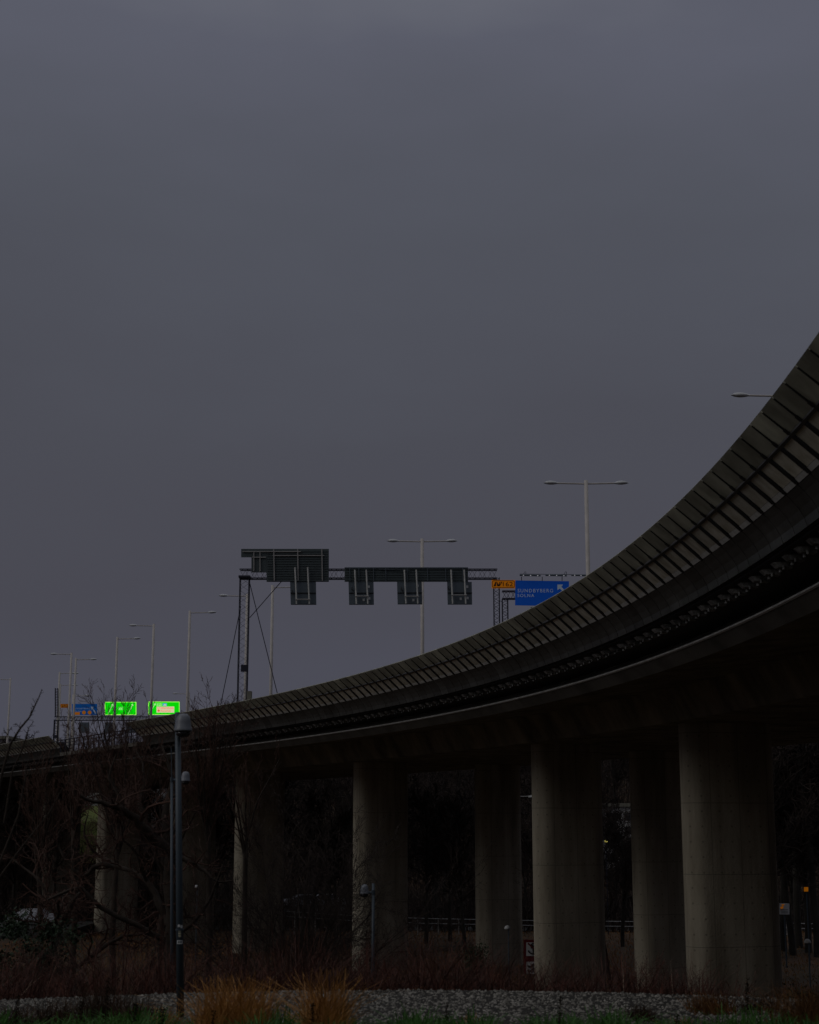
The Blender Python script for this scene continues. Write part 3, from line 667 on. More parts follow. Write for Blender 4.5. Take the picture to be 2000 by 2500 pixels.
# ------------------------------------------------------------------ guard rail, boards, buildings, cars behind
gr = empty('guard_rail', W(1400, 2262, 149.5), 'pale steel guard rail along the road behind the piers', 'guard rail')
b = MB(); b2 = MB(); pts = [(700, 2226), (860, 2236), (1040, 2243), (1300, 2248), (1500, 2250), (1750, 2252), (1890, 2254), (2060, 2257)]
for i in range(len(pts) - 1):
    for dy, hh in ((0, .05), (12, .05)):
        p, q = W(pts[i][0], pts[i][1] + dy, 149.5), W(pts[i + 1][0], pts[i + 1][1] + dy, 149.5)
        b.hexa([p, q, q + Vector((0, .08, 0)), p + Vector((0, .08, 0)), p + Vector((0, .03, hh)), q + Vector((0, .03, hh)), q + Vector((0, .1, hh)), p + Vector((0, .1, hh))])
b.build('rail', M_GRAIL, gr)
for x in range(720, 2060, 50):
    y = np.interp(x, [a for a, _ in pts], [c for _, c in pts]); p = W(x, y + 2, 149.7)
    MB().bar((p.x, 149.7, ground_z(p.x, 150)), (p.x, 149.7, p.z), .1).build('post', M_STEEL, gr)
o = board('notice_board', 1904, 2206, 1927.5, 2232.5, M_HEAD, 'white square notice board with yellow patches right of the nearest pier', 'sign', D=108)
b = flat([(1908, 2208), (1916, 2207.5), (1911, 2213)], 107.95, .01); b.build('yellow_patch', M_ORGF, o); flat([(1906, 2214), (1913, 2213), (1912, 2218), (1906, 2219)], 107.95, .01).build('yellow_patch', M_ORGF, o)
for y in (2220, 2224, 2228): prect(1907, y, 1924, y + 1, 107.95, .01).build('text_line', M_BACK, o)
p = W(1915, 2232, 108.1); MB().bar((p.x, 108.1, ground_z(p.x, 108)), p, .08).build('post', M_PARK, o)
o = board('warning_plate', 1964, 2166, 1973.5, 2176.5, M_ORG, 'small orange square plate above the guard rail at the right edge', 'sign', D=110)
p = W(1969, 2176, 110.1); MB().bar((p.x, 110.1, ground_z(p.x, 110)), p, .08).build('post', M_PARK, o)
# channel board beside the second pier: anchor and crossing signs
DC = 103.0; o = empty('waterway_board', G(W(1300, 2380, DC).x, DC), 'tall dark red board with white anchor sign and wave sign, half hidden by the pier', 'sign')
prect(1279, 2294, 1345, 2392, DC, .1).build('board', M_REDS, o)
for y0, y1 in ((2301, 2334), (2348, 2381)): prect(1285, y0, 1335, y1, DC - .03, .02).build('white_panel', M_HEAD, o)
b = MB(); cx_ = 1302
b.tube([W(cx_ + 4 * math.cos(R(a)), 2306.5 + 3.6 * math.sin(R(a)), DC - .06) for a in range(0, 361, 30)], .035, 5)
b.bar(W(cx_, 2310, DC - .06), W(cx_, 2329, DC - .06), .08); b.bar(W(cx_ - 6, 2314, DC - .06), W(cx_ + 6, 2314, DC - .06), .06)
b.tube([W(cx_ + 13 * math.cos(R(a)), 2316 + 13 * math.sin(R(a)), DC - .06) for a in range(20, 161, 20)], .045, 5); b.build('anchor_symbol', M_BLK, o)
MB().bar(W(1289, 2303, DC - .09), W(1325, 2333, DC - .09), .09).build('red_bar', M_REDS, o)
b = MB()
for y in (2357, 2368): b.tube([W(1288 + i * 3, y + 3.5 * math.sin(i * .9), DC - .06) for i in range(14)], .06, 5)
b.build('wave_symbol', M_BLK, o)
p = W(1300, 2392, DC + .1); MB().bar((p.x, DC + .15, ground_z(p.x, DC)), (p.x, DC + .15, p.z + .1), .12).build('post', M_STEEL, o)
def building(x0, x1, y0, y1, ztop, lab, nx_, nz_, m=M_WALL):
    zb = min(ground_z(x0, y0), ground_z(x1, y0)) - 1; o = empty('building', ((x0 + x1) / 2, y0, zb), lab, 'building')
    MB().box((x0, y0, zb), (x1, y1, ztop)).build('wall', m, o)
    MB().box((x0 - .3, y0 - .3, ztop + .002), (x1 + .3, y1 + .3, ztop + .5)).build('roof', M_OLIVE, o)
    wx, wz = (x1 - x0) / nx_, (ztop - zb - 2) / nz_
    for i in range(nx_):
        for k in range(nz_):
            a, c = x0 + wx * (i + .25), zb + 1.6 + wz * k + wz * .25
            f_ = MB().box((a - .1, y0 - .06, c - .1), (a + wx * .5 + .1, y0 - .003, c + wz * .5 + .1)).build('window', M_OLIVE, o)
            MB().box((a, y0 - .09, c), (a + wx * .5, y0 - .063, c + wz * .5)).build('pane', M_WIN, f_)
    return o
building(-62, -38, 236, 250, CZ + 6.4, 'pale office block seen in a small gap under the left of the viaduct', 8, 5)
p = W(20, 1797, 262); building(-78, p.x, 262, 275, p.z - .5, 'greyish block peeking over the viaduct at the left edge', 4, 6, mat('grey_render', (.28, .25, .27), .8))
building(27, 37, 222, 234, CZ + 3.0, 'pale building glimpsed through twigs between the second and third piers', 4, 4)
building(50, 66, 226, 238, CZ + 0.6, 'low white building behind the trunks at the right edge', 5, 3)
p = W(1480, 2054, 150); o = empty('street_lamp', G(p.x, 150), 'tiny lit yellow lamp in the dark gap between the second and third piers', 'street lamp')
MB().tube([G(p.x, 150), p], .05, 6).build('pole', M_LAT, o); MB().lathe(p, [(.02, .12), (.14, .05), (.14, -.05), (.02, -.1)], 10).build('bulb', M_BULB, o)
p = W(680, 2050, 150); o = empty('street_lamp', G(p.x, 150), 'tiny amber lamp seen through twigs between the two left piers', 'street lamp')
MB().tube([G(p.x, 150), p], .05, 6).build('pole', M_LAT, o); MB().lathe(p, [(.02, .1), (.12, .05), (.12, -.05), (.02, -.1)], 10).build('bulb', mat('amber_bulb', (.5, .3, .05), .5, emit=(.5, .28, .02), es=.7), o)
M_GRASS = mat('short_grass', (.20, .24, .06), .9, (.14, .15, .05), .6, .3, 6)
b = MB().add([(-52, 222, CZ - 6), (-40, 222, CZ - 6), (-40, 226, CZ + 1.0), (-52, 226, CZ + 1.0), (-40, 233, CZ + 3.3), (-52, 233, CZ + 3.3), (-40, 235, CZ - 5), (-52, 235, CZ - 5)], [(0, 1, 2, 3), (3, 2, 4, 5), (5, 4, 6, 7), (0, 3, 5, 7), (1, 6, 4, 2)]); struct('grass_bank', b, M_GRASS)
def make_car():
    o = empty('parked_car', (0, 0, 0))
    side = [(-2.2, .35), (-2.25, .75), (-2.0, .95), (-1.3, 1.0), (-.7, 1.42), (.9, 1.45), (1.6, 1.02), (2.15, .9), (2.25, .6), (2.2, .35)]
    b = MB(); n = len(side); rows = []
    for y, k in ((-.82, .93), (-.85, 1.0), (.85, 1.0), (.82, .93)): b.v += [(x * (k if z > 1.1 else 1), y * (.86 if z > 1.1 else 1), z) for x, z in side]
    b.f = [(j * n + i, j * n + (i + 1) % n, (j + 1) * n + (i + 1) % n, (j + 1) * n + i) for j in range(3) for i in range(n)] + [tuple(range(n)), tuple(3 * n + i for i in range(n))[::-1]]
    b.build('body', M_CAR, o)
    MB().add([(-1.15, -.86, 1.02), (1.45, -.86, 1.02), (.85, -.76, 1.38), (-.65, -.76, 1.36)], [(0, 1, 2, 3)]).build('side_window', M_CARD, o)
    MB().add([(1.62, -.68, 1.05), (1.62, .68, 1.05), (.95, .62, 1.46), (.95, -.62, 1.46)], [(0, 1, 2, 3)]).build('windscreen', M_CARD, o)
    for x in (-1.4, 1.4):
        for y in (-.8, .8):
            b = MB(); b.tube([(x, y - .1, .32), (x, y + .1, .32)], .32, 16); wl = b.build('wheel', M_TYRE, o)
            b = MB(); b.tube([(x, y - .115, .32), (x, y + .115, .32)], .18, 12); b.build('rim', M_STEEL, wl)
    return o
car = make_car()
for i, (px, D, rz, lab) in enumerate(((740, 176, 12, 'white car glimpsed through the twigs between the two left piers, left one'), (795, 180, 8, 'white car glimpsed through the twigs between the two left piers, right one'), (85, 150, 175, 'pale car behind the left pier among dark green shrubs'))):
    c = car if i == 0 else copy_tree(car); p = W(px, 2200, D); c.location = (p.x, D, ground_z(p.x, D) + .02 + (1.2 if i < 2 else .9)); c.rotation_euler.z = R(rz)
    tag(c, lab, 'car', 'cars parked behind the viaduct')
b = MB(); b.box((-24, 168, ground_z(-15, 175) - .5), (-4, 186, ground_z(-15, 175) + 1.2)); struct('parking_terrace', b, M_ROAD)
b = MB(); b.box((-46, 144, ground_z(-36, 150) - .5), (-30, 156, ground_z(-36, 150) + .9)); struct('parking_ledge', b, M_ROAD)

# ------------------------------------------------------------------ trees
def grow(rng, p, d, L_, r, lv, P, out):
    n = P['n'][lv]; pts = [p.copy()]; rads = [r]; d = d.normalized(); st = L_ / n; kids = []
    for i in range(n):
        d = (d + Vector((rng.gauss(0, 1), rng.gauss(0, 1), rng.gauss(0, 1))) * P['wob'][lv] + Vector((0, 0, P['up'][lv]))).normalized()
        if 'env' in P:
            c_, e_ = P['env']; q = p + d * st - c_
            if (q.x / e_[0]) ** 2 + (q.y / e_[1]) ** 2 + (q.z / e_[2]) ** 2 > rng.uniform(.75, 1.25) and q.z > -e_[2] * .6:
                if len(pts) < 2: return
                break
        p = p + d * st; pts.append(p.copy()); rads.append(max(r * (1 - (1 - P['tip']) * (i + 1) / n), P.get('rmin', .004)))
        if lv < P['lv'] and (i + 1) / n > P['bare'][lv]:
            k = P['k'][lv]; k = int(k) + (rng.random() < k - int(k))
            for _ in range(k): kids.append((p.copy(), d.copy(), rads[-1], (i + 1) / n))
    out.append((lv, pts, rads))
    for q, dd, rr_, f_ in kids:
        a = rng.uniform(0, 6.283); o = dd.orthogonal().normalized(); s_ = dd.cross(o); sp_ = rng.uniform(*P['ang'])
        nd = dd * math.cos(sp_) + (o * math.cos(a) + s_ * math.sin(a)) * math.sin(sp_)
        grow(rng, q, nd, L_ * P['ratio'][lv] * rng.uniform(.55, 1.15) * (1.15 - .45 * f_), rr_ * rng.uniform(.5, .72), lv + 1, P, out)
def tree_mesh(out, root, cut, mb, mt, n=(8, 6, 5, 4, 3, 3)):
    a, b = MB(), MB()
    for lv, pts, rads in out: (a if lv < cut else b).tube(pts, rads, n[lv], cap=False)
    a.build('trunk', mb, root, smooth=True); b.build('crown', mt, root)
BARE = dict(n=(9, 7, 6, 4, 3), wob=(.07, .17, .20, .2, .2), up=(.03, .06, .03, .03, .05), tip=.3, lv=4, bare=(.25, .15, .1, .1), k=(1.7, 1.6, 1.6, 1.5), ang=(.45, 1.15), ratio=(.52, .55, .52, .5))
def tree(name, base, L_, r, lab, group=None, seed=1, P=BARE, d=(0, 0, 1), mb=M_BARK, mt=M_TWIG, cut=2, cat='tree', env=None):
    if env: x_, y_, D_, ex, ez = env; P = dict(P, env=(W(x_, y_, D_), (ex, ex, ez)))
    o = empty(name, base, lab, cat, group); out = []
    grow(random.Random(seed), Vector(base) - Vector((0, 0, .1)), Vector(d), L_, r, 0, P, out); tree_mesh(out, o, cut, mb, mt); return o
GT = 'bare trees in front of the viaduct'
TW = dict(BARE, wob=(.16, .30, .30, .25, .2), k=(1.6, 1.5, 1.5, 1.4), ang=(.6, 1.3), up=(.0, .05, .05, .05, .06), tip=.42)
def at(px, D): return G(W(px, 2300, D).x, D)
o = empty('bare_tree', at(424, 51), 'gnarled bare tree whose crooked limbs spread left of the near lamp pole', 'tree', GT)
rng = random.Random(9); out = []
LIMBS = [([(426, 2440), (420, 2330), (424, 2230), (414, 2160), (418, 2083)], .27, .20), ([(418, 2083), (390, 2058), (357, 2030), (329, 2001), (300, 1977), (262, 1962), (225, 1958), (196, 1940)], .20, .035),
         ([(422, 2260), (410, 2241), (390, 2208), (377, 2180), (353, 2152), (321, 2131), (284, 2115), (243, 2095), (203, 2091)], .16, .035), ([(284, 2115), (230, 2120), (199, 2139), (170, 2111), (154, 2083), (134, 2052)], .08, .025),
         ([(420, 2120), (446, 2099), (475, 2107), (507, 2127), (532, 2152), (568, 2150)], .11, .02), ([(415, 2300), (330, 2260), (250, 2215), (195, 2165), (142, 2184), (110, 2200)], .10, .03),
         ([(418, 2083), (400, 1990), (420, 1900), (395, 1820)], .14, .03), ([(357, 2030), (345, 1960), (360, 1890), (330, 1830)], .09, .02), ([(300, 1977), (270, 1900), (285, 1840)], .07, .02),
         ([(415, 2300), (470, 2250), (520, 2190), (545, 2110)], .09, .02), ([(353, 2152), (340, 2090), (300, 2050), (290, 2000)], .06, .02), ([(243, 2095), (205, 2040), (215, 1990)], .05, .015)]
P_ = dict(TW, n=(9, 7, 5, 4, 3), k=(1, 1.2, 1.3, 1.2), env=(W(330, 2030, 51), (3.2, 3.2, 3.3)))
for li, (pp, r0, r1) in enumerate(LIMBS):
    dy = 0.0 if li == 0 else rng.uniform(-1, 1) * .35; pts = []; k_ = len(pp)
    for i_, (x_, y_) in enumerate(pp): q = W(x_, y_, 51 + dy * i_); pts.append(q)
    fine = []
    for a_, b_ in zip(pts, pts[1:]):
        for f_ in (0, .5): fine.append(a_.lerp(b_, f_) + Vector((rng.gauss(0, .03), rng.gauss(0, .05), rng.gauss(0, .03))) * (0 if li == 0 else 1.3))
    fine.append(pts[-1]); rd = [r0 + (r1 - r0) * i_ / (len(fine) - 1) for i_ in range(len(fine))]
    out.append((0, fine, rd))
    if li:
        for i_ in range(1, len(fine)):
            for _ in range(1 + (rng.random() < .35)):
                d_ = Vector((rng.gauss(0, 1), rng.gauss(0, .8), rng.gauss(.45, 1)))
                grow(rng, fine[i_], d_, rng.uniform(.7, 1.7), max(.012, rd[i_] * .42), 2, P_, out)
tree_mesh(out, o, 1, M_BARK, M_TWIG)
def fan_tree(px, y1, D, top, hw, nl, lab, seed, dens=1.0, mt=M_TWIG):
    rng = random.Random(seed); base = at(px, D); o = empty('bare_tree', base, lab, 'tree', GT); c0 = W(px, y1, D); out = []
    out.append((0, [base - Vector((0, 0, .1)), base.lerp(c0, .5) + Vector((rng.gauss(0, .12), rng.gauss(0, .1), 0)), c0], [.15, .12, .09]))
    m_ = D / 3800; H = W(px, top, D).z - c0.z
    P = dict(rmin=.0055, n=(7, 5, 4, 3), wob=(.08, .13, .16, .18), up=(.05, .12, .12, .10), tip=.25, lv=3, bare=(.12, .1, .1), k=(1.35 * dens, 1.2 * dens, 1.2 * dens), ang=(.3, .8), ratio=(.36, .5, .5))
    for i in range(nl):
        a = rng.uniform(0, 6.283); t_ = rng.uniform(0, 1) ** .7; L_ = math.hypot(H, hw * m_ * t_) * rng.uniform(.92, 1.14) * (1 - .15 * t_)
        d = Vector((math.cos(a) * hw * m_ * t_ / H * 1.25, math.sin(a) * hw * m_ * t_ / H, 1))
        grow(rng, c0 - Vector((0, 0, rng.uniform(0, 1.2))), d, L_, .05, 0, P, out)
    tree_mesh(out, o, 1, M_BARK, mt, (6, 4, 3, 3)); return o
fan_tree(290, 2010, 56, 1712, 125, 12, 'bare tree with fine fan of twigs rising in front of the green signs', 5)
fan_tree(180, 2000, 58, 1770, 85, 8, 'slender bare tree below the far blue sign', 8)
fan_tree(508, 2000, 57, 1700, 62, 11, 'bare tree topped by a round twig bush just right of the near lamp head', 21)
fan_tree(400, 2060, 60, 1800, 110, 8, 'bare tree with reddish twigs directly behind the near lamp pole', 71, .8)
fan_tree(95, 2080, 60, 1815, 110, 10, 'bare tree with reddish twigs hiding the low left end of the viaduct', 72, .9)
fan_tree(600, 2060, 62, 1830, 80, 6, 'bare tree with thin twigs crossing the pier right of the near lamp pole', 73, .7)
tree('bare_tree', at(60, 52), 8.0, .17, 'reddish bare tree at the left edge low against the viaduct', GT, 31, TW, d=(.0, 0, 1), env=(40, 2040, 52, 1.8, 3.0))
tree('bare_tree', at(1215, 54), 3.3, .10, 'small twisted bare tree in front of the pale back pier', GT, 41, dict(TW, wob=(.28, .34, .32, .25, .2)), d=(-.1, 0, 1), mt=M_TWIG2)
tree('bare_tree', at(722, 60), 7.4, .10, 'slim upright bare tree rising between the two left piers', GT, 51, dict(BARE, k=(1.0, 1.4, 1.5, 1.5), wob=(.03, .12, .2, .2, .2)), mt=M_TWIG2)
tree('bare_tree', at(1486, 96), 8.5, .12, 'thin dark bare tree in the gap between the second and third piers', GT, 61, dict(BARE, k=(1.5, 1.8, 1.8, 1.5), up=(.03, .12, .1, .1, .1)), mt=M_TWIG2, mb=M_TWIG2)
# near branches entering from the left edge
o = empty('bare_tree', G(-8.6, 25), 'nearest bare tree, only its long budded branches reach in from the left edge', 'tree', GT)
a = MB(); a.tube([G(-8.6, 25), (-8.4, 25, CZ - .8), (-8.1, 25.2, CZ + .6)], [.14, .11, .07], 8); a.build('trunk', M_BARK, o, smooth=True)
b = MB(); rng = random.Random(3)
def twig(px, r0, D=25.0):
    pts = [W(x, y, D) for x, y in px]; pts = [p for p in pts]; n = len(pts); b.tube(pts, [r0 * (1 - .8 * i / (n - 1)) for i in range(n)], 5)
    for i in range(1, n):
        for f_ in (.2, .5, .8):
            q = pts[i - 1].lerp(pts[i], f_); dd = (pts[i] - pts[i - 1]).normalized(); sd_ = Vector((dd.z, 0, -dd.x)) * rng.choice((-1, 1))
            e = q + (dd * .6 + sd_ * rng.uniform(.5, 1)) * rng.uniform(.02, .10); b.tube([q, e], [.006, .003], 4)
twig([(-60, 2120), (-20, 1990), (8, 1880), (25, 1818), (50, 1778), (72, 1752), (86, 1722), (94, 1706), (103, 1682)], .030)
twig([(8, 1880), (-4, 1860), (20, 1836)], .012); twig([(10, 2010), (30, 1885), (55, 1828), (66, 1795), (71, 1776), (83, 1761)], .018)
twig([(72, 1752), (75, 1740), (80, 1722)], .008); twig([(50, 1778), (44, 1771), (39, 1765)], .007); twig([(80, 1812), (84, 1794), (90, 1784)], .008)
twig([(-30, 1930), (0, 1817), (18, 1797), (24, 1781), (29, 1780)], .012); twig([(28, 1812), (38, 1804), (41, 1796)], .008)
twig([(-40, 2200), (10, 2080), (45, 1990), (62, 1900), (70, 1850), (95, 1800)], .022); twig([(18, 1793), (8, 1783)], .008)
twig([(-30, 2180), (60, 2060), (120, 1985), (150, 1930), (190, 1880)], .016)
b.build('branches', M_BARK, o)
# many-stemmed bushes
def bush(px, D, H, n, lab, seed, spread=.8, mt=M_TWIG2, group='bare bushes'):
    base = at(px, D); o = empty('bare_bush', base, lab, 'bush', group); rng = random.Random(seed); out = []
    P = dict(n=(8, 6, 4, 3), wob=(.07, .14, .2, .2), up=(.0, .03, .05, .05), tip=.25, lv=3, bare=(.2, .15, .1), k=(1.6, 1.8, 1.8), ang=(.3, .85), ratio=(.42, .5, .5))
    for i in range(n):
        a = rng.uniform(0, 6.283); t_ = rng.uniform(.05, spread)
        grow(rng, base + Vector((rng.gauss(0, .12), rng.gauss(0, .12), -.05)), Vector((math.cos(a) * math.sin(t_), math.sin(a) * math.sin(t_) * .6, math.cos(t_))), H * rng.uniform(.7, 1.05), .035, 0, P, out)
    tree_mesh(out, o, 1, mt, mt, (5, 4, 3, 3)); return o
bush(722, 50, 6.4, 17, 'wide many-stemmed bare bush standing before the two left piers', 3)
bush(880, 52, 2.6, 9, 'low spreading bare bush at the foot of the small park lamp', 4, 1.2, M_TWIG)
bush(250, 48, 3.2, 7, 'bare bush under the gnarled tree at left', 6, 1.0)
bush(110, 46, 3.0, 7, 'bare bush above the thicket near the left edge', 7, 1.0, M_TWIG)
bush(1000, 54, 2.2, 9, 'low bare bush in the dark gap right of the middle pier', 9, 1.0, M_TWIG)
# leafy evergreen shrubs at left
def leaf_shrub(base, rx, h, n, lab, seed, m=M_IVY, group='dark evergreen shrubs'):
    o = empty('evergreen_shrub', base, lab, 'shrub', group); r_ = np.random.RandomState(seed)
    MB().tube([base, Vector(base) + Vector((.1, 0, h * .8))], [.06, .02], 6).build('stem', M_BARK, o)
    nb = 26; C = np.stack([r_.normal(0, rx * .45, nb), r_.normal(0, rx * .4, nb), r_.uniform(.15, 1, nb) * h], 1)
    c_ = C[r_.randint(0, nb, n)] + r_.normal(0, .26, (n, 3)) * np.array([1, 1, .8])
    u = r_.normal(0, 1, (n, 3)); u /= np.linalg.norm(u, axis=1)[:, None]; v = np.cross(u, r_.normal(0, 1, (n, 3))); v /= np.linalg.norm(v, axis=1)[:, None]
    s_ = r_.uniform(.04, .09, (n, 1)); V = np.stack([c_ - u * s_, c_ + v * s_ * .5, c_ + u * s_, c_ - v * s_ * .5], 1).reshape(-1, 3)
    f_ = np.arange(4 * n).reshape(-1, 4); me = np_mesh('foliage', V, f_, m, o); return o
leaf_shrub(at(60, 50), 1.8, 4.2, 6500, 'dark green shrub at the left edge below the viaduct', 1)
leaf_shrub(at(190, 47), 1.7, 2.2, 5000, 'low dark green shrub left of the gnarled tree', 2)
leaf_shrub(at(290, 49), 1.3, 2.0, 3500, 'low dark green shrub beneath the gnarled limbs', 3)
leaf_shrub(at(1160, 84), 1.0, 2.6, 1800, 'green shrub tucked beside the pale back pier', 4)
leaf_shrub(at(1985, 60), 1.2, 1.8, 3000, 'dark green shrub under the white domed lamp at the right edge', 5)
leaf_shrub(at(1830, 36), .7, .35, 1500, 'low green creeping shrub at the foot of the nearest pier', 6, M_WEED)
# background wood: separate bare trees on the rising ground
out = []; kinds = []
for sd_ in range(5):
    P = dict(BARE, n=(8, 5, 4, 3), lv=3, k=(3.0, 2.6, 2.6), wob=(.05, .15, .2, .2), up=(.03, .10, .08, .08), bare=(.3, .1, .1), ratio=(.4, .5, .5))
    o = empty('forest_tree', (0, 0, 0)); out = []; grow(random.Random(100 + sd_), Vector((0, 0, 0)), Vector((0, 0, 1)), 12.5, .22, 0, P, out)
    for i, (lv, pts, rads) in enumerate(out): out[i] = (lv, pts, [max(r, .02) for r in rads])
    tree_mesh(out, o, 1, M_FARB, M_TWIG2, (7, 4, 3, 3)); kinds.append(o)
rng = random.Random(77); used = set(); FG = 'bare trees of the dark wood behind the viaduct'
cnt = 0
for row, (D, nn) in enumerate(((163, 26), (178, 28), (196, 30), (222, 38), (246, 44), (270, 50))):
    for i in range(nn):
        X = (-.42 + .84 * (i + rng.uniform(.15, .85)) / nn) * D
        if D < 190 and -26 < X < -2 and D > 165: continue
        if abs(X / D + .202) < .0115: continue
        if any(abs(X - x) < 5 and abs(D - y) < 9 for x, y in ((-50, 236), (32, 222))): continue
        k = cnt % 5; cnt += 1; o = kinds[k] if k not in used else copy_tree(kinds[k]); used.add(k)
        Y = D + rng.uniform(-5, 5); o.location = (X, Y, ground_z(X, Y) - .1); o.rotation_euler.z = rng.uniform(0, 6.28); s_ = min(rng.uniform(.75, 1.12), ((.052 if X < 5 else .07) * Y - (ground_z(X, Y) - CZ)) / 13.2); o.scale = (s_, s_, s_)
        tag(o, 'bare dark tree in the wood behind the viaduct', 'tree', FG)
# taller trunks close behind at the right edge
proto = None
for i, (px, D, s_) in enumerate(((1893, 118, 1.23), (1912, 126, 1.38), (1935, 121, 1.30), (1952, 130, 1.45), (1972, 124, 1.30), (1996, 119, 1.45), (1520, 132, .8), (1135, 128, .8), (1100, 140, .85), (1040, 136, .9), (820, 142, .85), (760, 138, .8), (690, 134, .8), (1870, 135, 1.30))):
    o = copy_tree(kinds[i % 5]); p = at(px, D); o.location = p - Vector((0, 0, .1)); o.rotation_euler.z = i * 1.3; o.scale = (s_, s_, s_)
    tag(o, 'slender bare tree just behind the piers, trunk catching a little light' if px < 1860 else 'slender dark tree standing right of the nearest pier', 'tree', 'bare trees close behind the piers' if px < 1860 else 'trees right of the nearest pier')
# scrub on the slope of the wood
r_ = np.random.RandomState(12)
def blades(name, n, XY, hfun, m, lab, cat, wd=.02, lean=.35, seg=3, curve_=.3, seed=1, split=None):
    r_ = np.random.RandomState(seed); X, Y = XY(r_, n); n = len(X)
    Z = np.array([ground_z(a, b_) for a, b_ in zip(X, Y)]) - .03; H = hfun(r_, X, Y)
    A = r_.uniform(0, 6.283, n); Ln = np.abs(r_.normal(0, lean, n)); dx, dy = np.cos(A) * Ln, np.sin(A) * Ln
    A2 = r_.uniform(0, 6.283, n); wx, wy = np.cos(A2) * wd, np.sin(A2) * wd; V = []
    for i in range(seg + 1):
        t = i / seg; k = t + curve_ * t * t; wv = (1 - .8 * t)
        cx_, cy_, cz_ = X + dx * H * k, Y + dy * H * k, Z + H * (t - .25 * Ln * t * t)
        V.append(np.stack([np.stack([cx_ - wx * wv, cy_ - wy * wv, cz_], 1), np.stack([cx_ + wx * wv, cy_ + wy * wv, cz_], 1)], 1))
    V = np.concatenate(V, 1); m2 = 2 * (seg + 1)
    f_ = np.array([[2 * i, 2 * i + 1, 2 * i + 3, 2 * i + 2] for i in range(seg)]); Fc = (f_[None] + np.arange(n)[:, None, None] * m2).reshape(-1, 4)
    return tag(np_mesh(name, V.reshape(-1, 3), Fc, m), lab, cat, kind='stuff')
def hz(r_, X, Y):
    e = 34 - .03 * np.minimum(X * X, 110); base_ = np.where(X < 7.5 * Y / 34 * .9, 1.9, 1.0)
    return base_ * r_.uniform(.45, 1.05, len(X)) * (1 + .12 * np.sin(X * 1.9) + .1 * np.sin(X * 4.7)) * np.where(Y < e + 1.5, .72, 1) * np.interp(X, [1.5, 3.5], [1, .78])
def XYh(r_, n):
    X = r_.uniform(-14, 15, n); Y = 34 - .03 * np.minimum(X * X, 110) + r_.uniform(.1, 9, n); k = (X < 6.2) | (r_.uniform(0, 1, n) < .35); return X[k], Y[k]
blades('dogwood_thicket', 26000, XYh, hz, M_RED, 'dark red leafless thicket of thin stems behind the gravel', 'thicket', .009, .62, 3, .6, 2)
def XYd(r_, n): X = r_.uniform(-15, 12, n); return X, 34 - .03 * np.minimum(X * X, 110) + r_.uniform(.3, 8, n)
blades('dead_stems', 420, XYd, lambda r_, X, Y: r_.uniform(.3, .95, len(X)), mat('pale_stem', (.42, .30, .22), .8), 'scattered pale dead stems standing in the red thicket', 'dead stems', .006, .45, 3, .8, 5)
def XYs(r_, n): return r_.uniform(-110, 110, n), r_.uniform(154, 302, n)
blades('undergrowth', 105000, XYs, lambda r_, X, Y: r_.uniform(.8, 4.2, len(X)) ** 1.0, M_TWIG2, 'dark tangled undergrowth below the far wood', 'undergrowth', .075, .5, 2, .3, 6)
def XYg(r_, n): return r_.uniform(-34, 48, n), r_.uniform(62, 156, n)
blades('withered_grass', 42000, XYg, lambda r_, X, Y: r_.uniform(.08, .35, len(X)), mat('rusty_grass', (.26, .11, .035), .9, (.10, .06, .02), .15), 'rust coloured withered grass on the ground behind the piers', 'grass', .03, .7, 2, .4, 7)
# right side: red shoots
for i, (px, D, H) in enumerate(((1345, 38, 1.0), (1400, 38.5, .95), (1560, 37, 1.1), (1610, 37.5, 1.15), (1660, 37, 1.0), (1720, 36, .95), (1500, 38, .8))):
    base_ = at(px, D); o = empty('red_shrub', base_, 'low red-stemmed shrub at the foot of the piers', 'shrub', 'red stemmed shrubs before the right piers'); rng = random.Random(200 + i); out = []
    P = dict(n=(5, 4, 3), wob=(.10, .16, .2), up=(.03, .06, .06), tip=.35, lv=2, bare=(.15, .1), k=(1.5, 1.2), ang=(.3, .8), ratio=(.5, .5))
    for _ in range(16): grow(rng, base_ + Vector((rng.gauss(0, .22), rng.gauss(0, .2), -.05)), Vector((rng.gauss(0, .4), rng.gauss(0, .3), 1)), H * rng.uniform(.7, 1.35), .012, 0, P, out)
    tree_mesh(out, o, 1, M_RED, M_RED, (4, 3, 3))
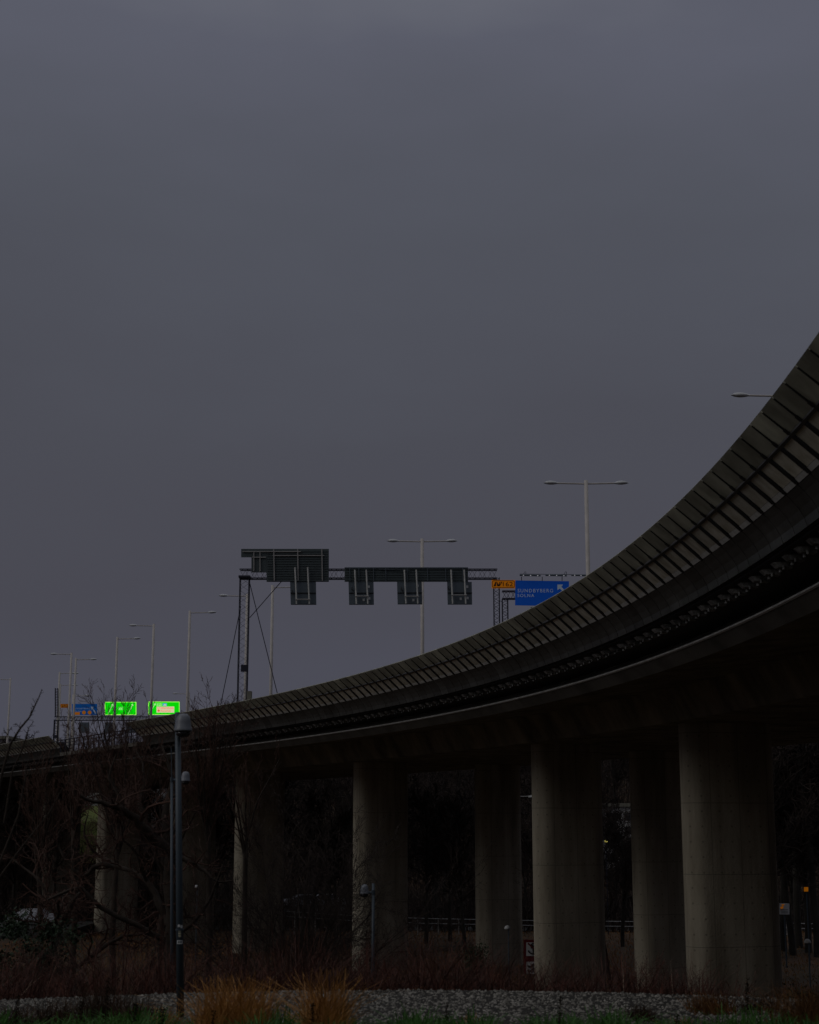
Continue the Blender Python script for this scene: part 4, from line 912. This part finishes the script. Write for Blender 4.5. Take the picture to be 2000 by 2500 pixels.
# foreground weeds and straw
def XYw(r_, n): X = r_.uniform(-7.6, 7.6, n); return X, r_.uniform(21, 26.5, n)
blades('weeds', 15000, XYw, lambda r_, X, Y: r_.uniform(.05, .17, len(X)) * (1.5 + .8 * np.sin(X * 1.7 + 2) * np.sin(X * 4.3 + 1)) * np.interp(Y, [20, 27], [1.0, 1.6]) + .10, M_WEED, 'fresh green weeds along the bottom edge in front of the gravel', 'weeds', .020, .9, 3, .5, 8)
GS = 'clumps of straw coloured dry grass in the foreground'
def straw(px, D, wd, H, n, lab, seed, m=M_STRAW):
    r_ = np.random.RandomState(seed); p = at(px, D); X = p.x + np.clip(r_.normal(0, wd * .45, n), -wd * .75, wd * .75); Y = D + np.clip(r_.normal(0, .35, n), -.5, .5); Hh = H * r_.uniform(.35, 1.0, n)
    Ln = np.abs(r_.normal(0, .32, n)); A = r_.uniform(0, 6.283, n); dx, dy = np.cos(A) * Ln, np.sin(A) * Ln; V = []
    for i in range(5):
        t = i / 4; k = t + .9 * t ** 3; w_ = .0055 * (1 - .6 * t)
        cz_ = np.array([ground_z(a, b_) for a, b_ in zip(X, Y)]) - p.z + Hh * (t - .35 * Ln * t ** 3) - .03
        cx_ = X - p.x + dx * Hh * k; cy_ = Y - p.y + dy * Hh * k
        V.append(np.stack([np.stack([cx_ - w_, cy_, cz_], 1), np.stack([cx_ + w_, cy_ + .003, cz_], 1)], 1))
    V = np.concatenate(V, 1); f_ = np.array([[2 * i, 2 * i + 1, 2 * i + 3, 2 * i + 2] for i in range(4)]); Fc = (f_[None] + np.arange(n)[:, None, None] * 10).reshape(-1, 4)
    o = np_mesh('dry_grass_clump', V.reshape(-1, 3), Fc, m); o.location = p; tag(o, lab, 'grass clump', GS)
straw(590, 24.5, .50, 1.12, 760, 'widest clump of dry golden grass, right of the near lamp pole', 1)
straw(522, 24.2, .26, 1.05, 260, 'dry golden grass clump between the near lamp pole and the widest clump', 2)
straw(795, 24.6, .36, 1.18, 560, 'dry golden grass clump left of the centre of the foreground', 3)
straw(410, 26.5, .22, .55, 110, 'thin straw tuft touching the near lamp pole on its left', 4)
straw(1150, 26.5, .25, .4, 90, 'thin straw tuft standing on the gravel at the centre', 5)
straw(1660, 26, .3, .42, 110, 'short yellow straw tuft at the lower right on the gravel', 6)
straw(1945, 26.5, .55, .95, 420, 'dry rusty grass clump at the lower right corner', 7, M_STRAWD)
M_DKST = mat('withered_weed', (.10, .055, .03), .9, (.03, .02, .014), 2)
GS = 'clumps of dark withered weeds on the gravel'
for i, (px, D, wd_, H_, n_) in enumerate(((35, 27, .40, .50, 420), (150, 27, .45, .65, 520), (262, 27.5, .50, .8, 620), (345, 27, .40, .65, 420), (1000, 27, .12, .3, 110), (1560, 29, .3, .32, 340), (1730, 30, .5, .45, 520), (1850, 30, .5, .4, 300), (1990, 29, .5, .7, 320))):
    straw(px, D, wd_, H_, n_, 'clump of dark withered weeds standing on the gravel', 40 + i, M_DKST if i < 5 or i % 2 else M_STRAWD)
for i, (px, D, H) in enumerate(((45, 24, .72), (200, 24, .62), (262, 24.5, .95), (330, 24, .6), (398, 23, .55), (520, 23, .5), (760, 23, .6), (1085, 24, .6), (1360, 24, .7), (1640, 23.5, .45), (1815, 26, .95))):
    p = at(px, D); o = empty('dock_stalk', p, 'dark withered dock stalk rising from the green weeds', 'plant', 'dark dock stalks in the foreground'); rng = random.Random(i)
    MB().tube([p, p + Vector((.02, 0, H * .5)), p + Vector((.04, 0, H))], [.008, .007, .003], 5).build('stem', M_WEEDB, o)
    b = MB()
    for k in range(int(150 * H)):
        t_ = rng.uniform(.4, 1); q = p + Vector((.04 * t_ + rng.gauss(0, .018), rng.gauss(0, .018), H * t_)); s_ = rng.uniform(.006, .013)
        b.add([q + Vector((-s_, 0, 0)), q + Vector((0, -s_, s_)), q + Vector((s_, 0, 0)), q + Vector((0, s_, -s_))], [(0, 1, 2, 3)])
    b.build('seed_head', M_WEEDB, o)
